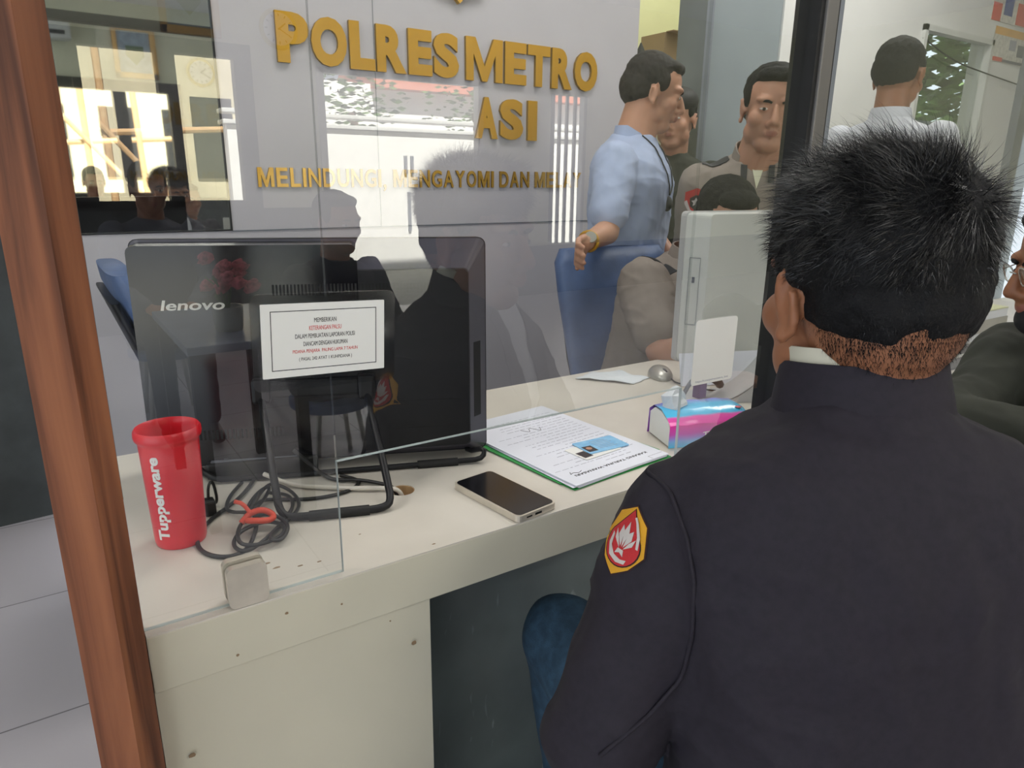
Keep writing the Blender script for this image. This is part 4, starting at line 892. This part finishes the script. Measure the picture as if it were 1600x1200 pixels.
def onto(P, name, pts, T, mt, target=None, off=.0015, step=.006, parent=None, smooth=True):
    """cloth or badge piece draped on a garment; T's z axis points away from the body"""
    z = (T.to_3x3() @ Vector((0, 0, 1))); b = cutpoly(pts, T, step); bmesh.ops.translate(b, vec=z*.1, verts=b.verts)
    drape(b, target or P['top'], -z, off); g = bmesh.ops.extrude_face_region(b, geom=b.faces[:])
    bmesh.ops.translate(b, vec=-z*.0012, verts=[v for v in g['geom'] if isinstance(v, bmesh.types.BMVert)])
    return obj(name, b, mt, parent or P['t'], smooth, autos=40)
def strands(P, target, n, lenf, wid, mat_, seed, comb=None, name='hair_strands', keep=None, zone=None, sink=.003):
    rnd = random.Random(seed); me = target.data; o = ORG[target.name]; T = P['T']; Ti = T.inverted()
    polys = list(me.polygons)
    if zone: polys = [p for p in polys if zone(Ti @ (p.center+o))]
    area = np.array([p.area for p in polys]); cum = np.cumsum(area/area.sum()); verts = []; faces = []
    for _ in range(n):
        p = polys[int(np.searchsorted(cum, rnd.random()))]; c = p.center+o; q = Ti @ c; nr = p.normal.copy()
        if keep and not keep(q): continue
        L, lift, flow = lenf(q, rnd)
        if L <= 0: continue
        fl = (T.to_3x3() @ flow).normalized(); fl = (fl-nr*fl.dot(nr)*.8)
        jit = Vector((rnd.gauss(0, 1), rnd.gauss(0, 1), rnd.gauss(0, 1)))*.28
        clump = noise.noise_vector(c*30)*(.75 if zone is None else .2)
        d = (nr*lift+fl*(1-lift)+jit+clump).normalized(); side = d.cross(nr+Vector((.01, .02, .03))).normalized()*wid*rnd.uniform(.6, 1.3)
        pos = c-nr*sink; k0 = len(verts); w = side
        for s_ in range(4):
            f = s_/3; ww = w*(1-f*.85); verts += [pos-ww, pos+ww]
            pos = pos+d*L/3; d = (d+fl*.22-nr*.10*(1-lift)+Vector((0, 0, -.06))).normalized()
        verts.append(pos)
        for s_ in range(3): a = k0+2*s_; faces.append((a, a+1, a+3, a+2))
        faces.append((k0+6, k0+7, k0+8))
    m2 = bpy.data.meshes.new(name); m2.from_pydata([v-o for v in verts], [], faces); m2.materials.append(M[mat_]); m2.update()
    ob = finish(name, m2, 0, P['t'], o.copy()); ob['kind'] = 'stuff'; shade(m2); return ob

# ---- the seated man in the dark blazer
FC = Vector((.650, .367, 1.145))
P = person('seated_man', 'person in dark blazer and jeans seated at the counter, back to viewer, badge on sleeve', FC, 24, 4, 0,
    (.644, .354, 1.05), [(.505, .428, .915), (.812, .238, .905)], [(.412, .442, .700), (.925, .26, .70)], [(.665, .585, .640), (.80, .54, .655)],
    (.615, .265, .47), [(.596, .735, .568), (.86, .62, .555)], [(.640, .690, .09), (.92, .60, .09)], 31, 'blazer', vox=.0035, topmat='blazer', legmat='denim', hair_on=False, bulk=1.06, arm_r=1.12, neck_r=1.06, wide=1.08, back=.014)
T = P['T']
b = NB(); ell(b, (.0, -.014, .058), (.088, .094, .082), T=T); ell(b, (-.004, -.036, .056), (.084, .076, .070), T=T); ell(b, (0, -.038, .0), (.0785, .070, .050), T=T); ell(b, (0, -.024, .032), (.0885, .086, .062), T=T); ell(b, (0, .035, .098), (.062, .046, .036), T=T)
for s_ in (-1, 1): ell(b, (.058*s_, .012, .046), (.025, .038, .040), T=T)
hair0 = remesh('hair', b, 'hair', P['t'], .004, 3, disp=lambda c: .004*noise.noise(c*42)+.002*noise.noise(c*110))
crown = Vector((.018, -.085, .085))
def lf(q, rnd):
    top = min(1, max(0, (q.z-.01)/.08)); L = .006+.022*top*rnd.uniform(.5, 1.25); lift = .12+.16*top
    if (q.y < -.03 and q.z > .10) or (q.x > .03 and q.z > .07): L *= 1.15; lift += .16
    d = q-crown; flow = d.normalized()+Vector((-.25, .1, -.25))
    if q.z < .02: flow = Vector((q.x*2, -.2, -1))
    return L, lift, flow
strands(P, hair0, 30000, lf, .00045, 'hair_strand', 11)
def lf2(q, rnd): return .0055*rnd.uniform(.5, 1.2), .18, Vector((q.x*1.5, -.25, -1))
def napezone(q):
    if q.z > .03 or q.y > .010 or (abs(q.x) > .072 and q.y > -.040): return False
    edge = -.080+.010*noise.noise(q*45)
    if q.y > -.035 and q.z < -.0: edge = -.005-(.01-q.y)*1.1
    k = (q.z-edge)/.045
    return k > 0 and random.random() < min(1, k*k*.9+.02)
st = strands(P, P['body'], 42000, lf2, .00026, 'hair', 12, name='nape_fade', keep=napezone, sink=.0004, zone=lambda q: -.1 < q.z < .03 and q.y < .012 and abs(q.x) < .1)
cb = collar(P, 'shirt_cream', .063, .050, 'shirt_collar', r1=.060, tilt=.01)
cb = collar(P, 'blazer', .073, .036, 'blazer_collar', width=.005, r1=.065)
b = NB(); ell(b, P['N']+P['fv']*.040+Vector((0, 0, -.005)), (.050, .036, .038), (0, 0, -31)); obj('shirt_bib', b, 'shirt_white', P['t'], True, label='white shirt between the lapels')
# shirt front and lapels (seen in the mirror)
f_, r_, up_ = P['fv'], P['r'], P['ax'].normalized()
Tf = basis(P['N']-up_*.02, -r_, up_)
onto(P, 'shirt_front', [(-.040, .012), (.040, .012), (.034, -.10), (.012, -.36), (-.012, -.36), (-.03, -.10)], Tf, 'shirt_white', off=.004)
for s_ in (-1, 1): onto(P, 'lapel', [(s_*.04, .02), (s_*.062, .0), (s_*.070, -.10), (s_*.054, -.13), (s_*.014, -.34), (s_*.010, -.34), (s_*.026, -.10)][::s_], Tf, 'blazer', off=.008)
# sleeve badge
sl0 = Vector((.497, .433, .915)); sl1 = Vector((.412, .442, .700)); ud = (sl0-sl1).normalized()
zdir = (Vector((-.75, -.42, .35))).normalized(); bc = Vector((.447, .450, .916))
xd = ud.cross(zdir).normalized(); Tb = basis(bc, xd, ud)
SB = .80
def sc_(pts): return [(x*SB, y*SB) for x, y in pts]
bp_ = onto(P, 'badge', sc_([(0, .041), (.024, .024), (.033, -.012), (.020, -.034), (.0, -.050), (-.020, -.034), (-.033, -.012), (-.024, .024)]), Tb, 'patch_dark', off=.0012, step=.004)
onto(P, 'badge_yellow', sc_([(0, .039), (.022, .023), (.031, -.012), (.018, -.033), (.0, -.047), (-.018, -.033), (-.031, -.012), (-.022, .023)]), Tb, 'patch_yellow', off=.0022, step=.004, parent=bp_)
tear = [(0, .035)]+[(.0235*math.sin(R(a))*(1 if a < 90 or a > 0 else 1), -.010-.024*math.cos(R(180-a))*-1 if 0 else -.010+.024*math.cos(R(a))) for a in range(50, 311, 13)]
onto(P, 'badge_rim', sc_([(x*1.07, y*1.05) for x, y in tear]), Tb, 'patch_dark', off=.003, step=.004, parent=bp_)
onto(P, 'badge_red', sc_(tear), Tb, 'patch_red', off=.0038, step=.004, parent=bp_)
for pts in ([(-.002, -.012), (-.010, .0), (-.008, .012), (-.003, .006)], [(0, -.012), (-.004, .006), (0, .020), (.004, .006)], [(.002, -.012), (.003, .006), (.009, .012), (.010, .0)], [(-.003, -.014), (-.013, -.006), (-.015, .004), (-.008, -.004)], [(.003, -.014), (.013, -.006), (.015, .004), (.008, -.004)],
            [(-.004, -.015), (.004, -.015), (.006, -.022), (0, -.019), (-.006, -.022)],
            [(-.019, -.002), (-.016, -.004), (-.014, -.016), (-.006, -.024), (.004, -.026), (.012, -.024), (.011, -.029), (.0, -.031), (-.012, -.027), (-.019, -.015)],
            [(.004, .027), (.008, .022), (.015, .008), (.018, -.006), (.021, -.006), (.019, .008), (.011, .023), (.006, .029)]):
    onto(P, 'badge_motif', sc_(pts), Tb, 'patch_white', off=.0046, step=.004, parent=bp_)
stool(.615, .265, .392, 'stool under the seated man in the blazer')

# ---- officer seated behind the counter
P2 = person('seated_officer', 'person in khaki uniform seated and bent over behind the white computer', Vector((1.645, 1.365, 1.13)), 205, 24, 0,
    (1.61, 1.45, 1.035), [(1.80, 1.44, .955), (1.415, 1.44, .965)], [(1.86, 1.28, .84), (1.345, 1.29, .815)], [(1.62, 1.16, .84), (1.50, 1.12, .84)],
    (1.56, 1.56, .50), [(1.72, 1.12, .52), (1.46, 1.12, .52)], [(1.74, 1.10, .09), (1.44, 1.10, .09)], 182, 'uniform_shirt', vox=.005, long=(False, False), skin='skin_mid', topmat='khaki', bulk=1.10, arm_r=1.15)
collar(P2, 'khaki', .066, .03, 'shirt_collar')
Ts = basis(Vector((1.425, 1.43, 1.0)), Vector((.1, -1, 0)), Vector((1, .1, .35)))
onto(P2, 'epaulette', [(-.026, -.01), (.026, -.01), (.022, .075), (-.022, .075)], basis(Vector((1.43, 1.435, 1.03)), Vector((0, -1, 0)), Vector((1, 0, .25))), 'bag_black')
# ---- standing officer
P3 = person('standing_officer', 'person in khaki uniform standing, looking at the viewer, shield patch on the sleeve', Vector((1.855, 1.410, 1.450)), 226, 8, -4,
    (1.885, 1.47, 1.325), [(2.00, 1.345, 1.235), (1.785, 1.60, 1.235)], [(2.06, 1.33, .99), (1.85, 1.68, .97)], [(1.96, 1.22, .86), (1.88, 1.62, .76)],
    (2.00, 1.62, .82), [(2.02, 1.56, .46), (1.90, 1.70, .46)], [(2.06, 1.58, .06), (1.94, 1.74, .06)], 226, 'uniform_shirt', vox=.004, long=(False, False), skin='skin_mid', topmat='khaki', bulk=1.0, arm_r=1.08, wide=1.06, neck_r=1.1)
collar(P3, 'khaki', .066, .035, 'shirt_collar')
f3 = P3['fv']; r3 = P3['r']; u3 = P3['ax'].normalized()
T3 = basis(P3['N'], -r3, u3)
onto(P3, 'undershirt', [(-.030, .03), (.030, .03), (0, -.065)], T3, 'wall_cream', off=.003)
for s_ in (-1, 1): onto(P3, 'collar_tab', [(s_*.040-.009, -.050), (s_*.040+.009, -.050), (s_*.040+.009, -.005), (s_*.040-.009, -.005)], T3, 'bag_black', off=.006)
onto(P3, 'name_tag', [(.045, -.155), (.115, -.155), (.115, -.137), (.045, -.137)], T3, 'bag_black', off=.004)
onto(P3, 'pocket', [(.04, -.25), (.12, -.25), (.12, -.165), (.04, -.165)], T3, 'khaki', off=.003)
se = Vector((1.735, 1.575, 1.255))
onto(P3, 'epaulette', [(-.02, -.035), (.02, -.035), (.018, .045), (-.018, .045)], basis(Vector((1.82, 1.55, 1.27)), Vector((.69, .72, 0)), Vector((-.60, .60, -.3))), 'bag_black', off=.004)
Tp = basis(Vector((1.74, 1.57, 1.185)), Vector((.72, -.62, 0)), Vector((.05, 0, 1)))
sp = onto(P3, 'sleeve_patch', [(-.032, .030), (0, .042), (.032, .030), (.032, -.005), (.018, -.030), (0, -.042), (-.018, -.030), (-.032, -.005)], Tp, 'patch_red', off=.003)
onto(P3, 'patch_border', [(-.032, .002), (-.026, .006), (-.014, -.022), (.002, -.036), (0, -.042), (-.018, -.030), (-.032, -.005)], Tp, 'patch_white', off=.0042, parent=sp)
onto(P3, 'patch_centre', [(-.018, .012), (0, .022), (.020, .012), (.018, -.012), (0, -.026), (-.016, -.012)], Tp, 'bag_black', off=.0044, parent=sp)
onto(P3, 'patch_star', [(0.007*math.sin(R(k*36))*(1 if k % 2 else 2.0), 0.007*math.cos(R(k*36))*(1 if k % 2 else 2.0)) for k in range(10)], Tp, 'patch_white', off=.0060, step=.01, parent=sp)

# ---- man in the pale blue shirt
P4 = person('standing_man', 'person in pale blue shirt with a lanyard, right hand on the chair back', Vector((1.825, 1.870, 1.53)), 128, 16, 0,
    (1.765, 1.895, 1.395), [(1.90, 1.985, 1.30), (1.607, 1.80, 1.30)], [(1.96, 1.96, 1.04), (1.515, 1.725, 1.09)], [(1.97, 1.78, .90), (1.335, 1.605, 1.075)],
    (1.77, 1.93, .86), [(1.86, 1.97, .47), (1.70, 1.87, .47)], [(1.86, 1.99, .06), (1.70, 1.89, .06)], 150, 'blue_shirt', vox=.0045, long=(False, False), skin='skin_light', topmat='shirt_blue', hairmat='hair_brown', bulk=1.05, arm_r=1.10, neck_r=1.15, handdir=(-.9, -.35, -.45))
collar(P4, 'shirt_blue', .066, .03, 'shirt_collar')
f4 = P4['fv']; r4 = P4['r']; T4 = basis(P4['N'], -r4, P4['ax'].normalized())
def strap(P, pts, T, name, mt, r=.0025, off=.004):
    b = NB(); z = T.to_3x3() @ Vector((0, 0, 1)); bv = BVHTree.FromObject(P['top'], bpy.context.evaluated_depsgraph_get()); o = ORG[P['top'].name]; Q = []
    for i in range(len(pts)-1):
        for k in range(6):
            f = k/6; x = pts[i][0]*(1-f)+pts[i+1][0]*f; y = pts[i][1]*(1-f)+pts[i+1][1]*f; p = T @ Vector((x, y, .2)); h = bv.ray_cast(p-o, -z)
            Q.append(h[0]+o+z*off if h[0] is not None else p-z*.2)
    tube(b, Q, r, 6); return obj(name, b, mt, P['t'], True)
strap(P4, [(-.062, .0), (-.05, -.07), (-.01, -.17), (.0, -.19)], T4, 'lanyard', 'bag_black')
strap(P4, [(.062, .0), (.05, -.07), (.01, -.17), (.0, -.19)], T4, 'lanyard', 'bag_black')
b = NB(); ell(b, T4 @ Vector((.0, -.215, .145)), (.018, .018, .026)); obj('pendant', b, 'bag_black', P4['t'], True)
wv = Vector((1.335, 1.605, 1.075)); wd_ = (wv-Vector((1.53, 1.69, 1.11))).normalized()
wt = root('wristwatch', wv, 'gold wristwatch on the wrist of the man in the pale blue shirt', 'watch')
Tw = basis(wv-wd_*.012, wd_.cross(Vector((0, 0, 1))), Vector((0, 0, 1)))
b = NB(); b2 = [(.030*math.cos(R(a)), .030*math.sin(a*math.pi/180)*.92) for a in range(0, 361, 20)]
Tw = basis(wv-wd_*.012, Vector((0, 0, 1)).cross(wd_), Vector((0, 0, 1)))
tube(b, [Tw @ Vector((x, y, 0)) for x, y in b2], .0055, 8); obj('band', b, 'gold', wt, True)
b = NB(); lathe(b, [(.017, 0), (.018, .004), (.016, .009), (.013, .009)], (0, 0, 0), 24, T=basis(wv-wd_*.012+Vector((-.35, -.75, .5)).normalized()*.030, Vector((1, -.3, .3)), Vector((.3, 1, .6)).cross(Vector((-.35, -.75, .5))).cross(Vector((-.35, -.75, .5))))); obj('watch_case', b, 'silver', wt, True, autos=40)

# ---- capped officer in the gap
P5 = person('capped_man', 'person in olive shirt and dark cap with goggles behind the man in pale blue', Vector((2.330, 2.250, 1.495)), 243, 4, 0,
    (2.360, 2.280, 1.365), [(2.490, 2.180, 1.28), (2.260, 2.390, 1.28)], [(2.510, 2.140, 1.02), (2.230, 2.440, 1.02)], [(2.430, 2.060, .82), (2.210, 2.390, .80)],
    (2.380, 2.360, .87), [(2.390, 2.300, .47), (2.330, 2.440, .47)], [(2.410, 2.340, .06), (2.330, 2.480, .06)], 235, 'olive_shirt', skin='skin_mid', vox=.006, long=(False, False), topmat='olive', bulk=.9, hair_on=True)
T5 = P5['T']; b = NB(); ell(b, (0, -.012, .070), (.088, .106, .064), T=T5); ell(b, (0, .095, .058), (.060, .050, .010), T=T5); remesh('cap', b, 'rubber', P5['t'], .005, 2)
for s_ in (-1, 1): b = NB(); ell(b, (.034*s_, .100, .060), (.030, .014, .020), T=T5); obj('goggle_lens', b, 'lens', P5['t'], True)

# ---- man in white shirt seen from behind, right of the mullion
P6 = person('man_from_behind', 'person in a white shirt and glasses seen from behind right of the dark mullion', Vector((2.745, 1.545, 1.625)), 85, 12, 0,
    (2.69, 1.525, 1.48), [(2.66, 1.70, 1.40), (2.70, 1.34, 1.40)], [(2.72, 1.78, 1.12), (2.76, 1.28, 1.12)], [(2.95, 1.70, 1.02), (3.0, 1.38, 1.02)],
    (2.66, 1.52, .93), [(2.68, 1.61, .5), (2.68, 1.43, .5)], [(2.66, 1.61, .06), (2.66, 1.43, .06)], 80, 'white_shirt', vox=.0055, long=(True, True), topmat='shirt_white', wide=1.0)
collar(P6, 'shirt_white', .066, .03, 'shirt_collar')
def glasses(P, mt='rubber'):
    T = P['T']; b = NB()
    for s_ in (-1, 1):
        tube(b, [T @ Vector((s_*(.034+.022*math.cos(R(a))), .100-.004*abs(math.cos(R(a))), .006+.016*math.sin(R(a)))) for a in range(0, 361, 24)], .0014, 6)
        tube(b, [T @ Vector((s_*.056, .096, .010)), T @ Vector((s_*.074, .06, .012)), T @ Vector((s_*.083, .0, .010))], .0013, 6)
    tube(b, [T @ Vector((-.012, .101, .010)), T @ Vector((.012, .101, .010))], .0014, 6)
    g = obj('glasses', b, mt, P['t'], True)
    for s_ in (-1, 1): b = NB(); ell(b, (s_*.034, .0985, .006), (.021, .0015, .015), T=T); obj('lens', b, 'window_glass', g, True)
glasses(P6)

# ---- masked person at the right edge
P7 = person('masked_person', 'person in glasses at the right edge, black mask pulled under the chin', Vector((1.52, .48, 1.115)), 318, 16, 0,
    (1.57, .455, .975), [(1.455, .285, .905), (1.58, .575, .915)], [(1.34, .375, .84), (1.42, .56, .855)], [(1.28, .555, .86), (1.22, .555, .855)],
    (1.64, .355, .48), [(1.40, .56, .50), (1.56, .62, .5)], [(1.44, .60, .06), (1.58, .64, .06)], 310, 'dark_jacket', vox=.0045, topmat='olive', hairmat='hair', bulk=1.05, arm_r=1.15)
glasses(P7, 'silver')
T7 = P7['T']; b = NB(); ell(b, (0, .055, -.082), (.050, .052, .038), T=T7); ell(b, (0, .03, -.096), (.048, .05, .026), T=T7); remesh('face_mask', b, 'mask_black', P7['t'], .004, 3)
b = NB()
for s_ in (-1, 1): tube(b, [T7 @ Vector((s_*.045, .07, -.07)), T7 @ Vector((s_*.068, .035, -.045)), T7 @ Vector((s_*.080, .004, -.02))], .0015, 6)
obj('mask_strap', b, 'mask_black', P7['t'], True)
stool(1.64, .355, .395, 'stool under the masked person at the right edge')

# ---- people behind the viewer, seen only in the mirror and glass
P8 = person('waiting_person', 'person with dark hair seated behind the flower table, reflected in the mirror', Vector((.50, -2.45, 1.185)), 5, 8, 0,
    (.50, -2.48, 1.05), [(.32, -2.46, .98), (.68, -2.46, .98)], [(.28, -2.36, .74), (.72, -2.36, .74)], [(.40, -2.18, .66), (.60, -2.18, .66)],
    (.50, -2.58, .48), [(.42, -2.15, .52), (.60, -2.15, .52)], [(.42, -2.10, .07), (.60, -2.10, .07)], 0, 'dark_shirt', vox=.008, topmat='purple_shirt')
stool(.50, -2.58, .39, 'stool of the person behind the flower table')
P9 = person('waiting_person', 'person in a dark top seated before the bright doorway, reflected in the glass', Vector((1.03, -1.35, 1.07)), 20, 6, 0,
    (1.02, -1.38, .935), [(.85, -1.33, .865), (1.19, -1.44, .865)], [(.86, -1.22, .64), (1.26, -1.34, .64)], [(1.06, -1.05, .60), (1.28, -1.10, .60)],
    (1.00, -1.48, .42), [(1.06, -1.05, .48), (1.28, -1.10, .48)], [(1.06, -1.0, .07), (1.28, -1.05, .07)], 15, 'dark_shirt', vox=.008, topmat='blazer')
stool(1.00, -1.48, .33, 'stool of the person in front of the bright doorway')

# ---- flower table behind the viewer
t = root('side_table', (.55, -1.45, 0), 'low grey-topped table behind the viewer, reflected in the black screen', 'table')
b = NB(); box(b, .37, .78, -1.82, -1.04, .67, .70, .004); obj('table_top', b, 'table_top', t)
for x in (.40, .75):
    for y in (-1.78, -1.08): b = NB(); box(b, x-.02, x+.02, y-.02, y+.02, 0, .67); obj('leg', b, 'rubber', t)
t = root('flower_pot', (.56, -1.27, .70), 'small glass pot of pink flowers on the low table, mirrored in the black screen', 'flowers')
b = NB(); lathe(b, [(.045, 0), (.05, .01), (.055, .09), (.05, .09), (.045, .02)], (.56, -1.27, .7005), 24); obj('pot', b, 'vase', t, True, autos=50)
b = NB(); rnd = random.Random(9)
for k in range(9): tube(b, [(.56, -1.27, .75), (.56+rnd.uniform(-.04, .04), -1.27+rnd.uniform(-.04, .04), .83), (.56+rnd.uniform(-.07, .07), -1.27+rnd.uniform(-.06, .06), .90)], .003, 5)
obj('stem', b, 'leaf', t)
for k in range(14):
    c = Vector((.56+rnd.uniform(-.08, .08), -1.27+rnd.uniform(-.07, .07), rnd.uniform(.85, .98))); b = NB(); ell(b, c, (.026, .026, .022), n=12)
    for v in b.verts: v.co += Vector((1, 1, 1))*noise.noise(v.co*70)*.014
    obj('blossom', b, 'pink', t)

# ------------------------------------------------------------------ far room: shelf and what stands on it; window wall
t = root('wall_cabinet', (3.6, 3.5, 0), 'tall cream cabinet against the yellow wall of the far room', 'cabinet')
b = NB(); box(b, 2.35, 4.1, 3.30, 3.58, 0, 1.90); obj('cabinet_body', b, 'cabinet_cream', t)
b = NB(); box(b, 2.33, 4.11, 3.27, 3.58, 1.90, 1.93); obj('cabinet_top', b, 'wall_white', t)
for k in range(5): b = NB(); box(b, 2.37+.345*k, 2.70+.345*k, 3.285, 3.30, .08, 1.86); d = obj('cabinet_door', b, 'cabinet_cream', t); b = NB(); box(b, 2.67+.345*k, 2.685+.345*k, 3.27, 3.285, 1.0, 1.12); obj('door_handle', b, 'silver', d)
t = root('cardboard_box', (3.5, 3.45, 1.93), 'open cardboard box on top of the cream cabinet', 'box')
b = NB(); box(b, 3.32, 3.66, 3.34, 3.54, 1.931, 2.10); obj('box_body', b, 'cardboard', t)
b = NB(); box(b, 3.33, 3.65, 3.28, 3.34, 2.10, 2.105, T=None); obj('box_flap', b, 'cardboard', t)
b = NB(); lathe(b, [(.05, 0), (.045, .01), (.008, .09), (.004, .10)], (3.17, 3.38, 1.931), 20); obj('black_cone', b, 'bag_black', label='small black cone on the cream cabinet left of the cardboard box', cat='cone')
t = root('black_bag', (3.84, 3.3, 1.93), 'black bag with hanging straps on the cream cabinet edge', 'bag')
b = NB(); ell(b, (3.82, 3.31, 2.0), (.12, .07, .065)); remesh('bag_body', b, 'bag_black', t, .012, 2, disp=lambda c: .012*noise.noise(c*18))
b = NB(); tube(b, [(3.84, 3.25, 2.0), (3.86, 3.24, 1.85), (3.84, 3.24, 1.70), (3.88, 3.24, 1.66), (3.90, 3.24, 1.8), (3.86, 3.25, 1.95)], .008, 6, smooth=2); obj('strap', b, 'bag_black', t, True)
# posters on the right wall
def poster(x0, x1, z0, z1, label, parts):
    t = root('poster', ((x0+x1)/2, 2.295, z0), label, 'poster', 'posters at the upper right')
    b = NB(); box(b, x0, x1, 2.2955, 2.2985, z0, z1); obj('poster_sheet', b, 'poster_paper', t)
    for k, (a, c, d, e, mt) in enumerate(parts):
        b = NB(); box(b, x0+(x1-x0)*a, x0+(x1-x0)*c, 2.2945-.0004*k, 2.2953, z0+(z1-z0)*d, z0+(z1-z0)*e); obj('printed_block', b, mt, t)
poster(4.99, 5.50, 2.20, 2.48, 'red and white poster with blue badges at the upper right corner', [(0, .22, 0, .35, 'poster_red'), (.02, .98, .62, .98, 'poster_orange'), (.28, .5, .15, .5, 'poster_blue'), (.62, .98, .02, .45, 'poster_red')])
poster(5.07, 5.50, 1.98, 2.175, 'orange-topped photo poster just below the red and white poster', [(0, 1, .78, 1, 'poster_orange'), (.0, .35, .02, .14, 'poster_red'), (.35, 1, .02, .1, 'plug_grey'), (.5, .7, .4, .7, 'ink_grey'), (.78, .98, .25, .6, 'plug_grey')])
b = NB(); tube(b, [(4.25, 2.29, 2.02), (4.6, 2.28, 1.93), (5.0, 2.28, 1.90), (5.45, 2.28, 1.87)], .004, 6, smooth=2); obj('hanging_wire', b, 'rubber', label='thin dark wire hanging across the window at the upper right', cat='wire')
b = NB(); box(b, 4.25, 9, 3.5, 3.6, 0, 1.78); obj('garden_wall', b, 'wall_slate', label='grey garden wall outside the window right of the mullion', cat='wall')
t = root('bush', (6, 4.6, 0), 'green bush outside the window right of the mullion', 'bush')
b = NB(); rnd = random.Random(4)
for i in range(1500):
    c = Vector((rnd.uniform(4.9, 9.5), rnd.uniform(3.75, 4.8), rnd.uniform(1.6, 2.9))); q = Matrix.Rotation(rnd.random()*6.3, 3, 'Z') @ Matrix.Rotation(rnd.random()*3.1, 3, 'X')
    b.faces.new([b.verts.new(c+q @ Vector(p)) for p in ((-.12, 0, 0), (0, -.05, 0), (.12, 0, 0), (0, .05, 0))])
obj('foliage', b, 'tree', t)
b = NB(); tube(b, [(7, 4.6, 0), (7, 4.6, 1.8)], .06, 8); obj('stem', b, 'bark', t)
# armhole seam of the blazer
def seam(P, pts, name, r, off=.0016):
    bv = BVHTree.FromObject(P['top'], bpy.context.evaluated_depsgraph_get()); o = ORG[P['top'].name]; Q = []; c0 = Vector((0, 0, 1.25))
    for i in range(len(pts)-1):
        for k in range(8):
            p = Vector(pts[i]).lerp(Vector(pts[i+1]), k/5); d = (p-c0).normalized(); h = bv.ray_cast(c0-o, d)
            if h[0] is not None: Q.append(h[0]+o+h[1]*off)
    for _ in range(12): Q = [Q[0]]+[(Q[i-1]+Q[i]*2+Q[i+1])/4 for i in range(1, len(Q)-1)]+[Q[-1]]
    b = NB(); tube(b, Q, r, 6); return obj(name, b, 'blazer', P['t'], True)
seam(P, [[0.447, 0.435, 0.987], [0.461, 0.421, 0.972], [0.469, 0.402, 0.934], [0.47, 0.388, 0.894], [0.462, 0.377, 0.848], [0.448, 0.372, 0.808], [0.418, 0.38, 0.773], [0.384, 0.392, 0.744]], 'armhole_seam', .0022)
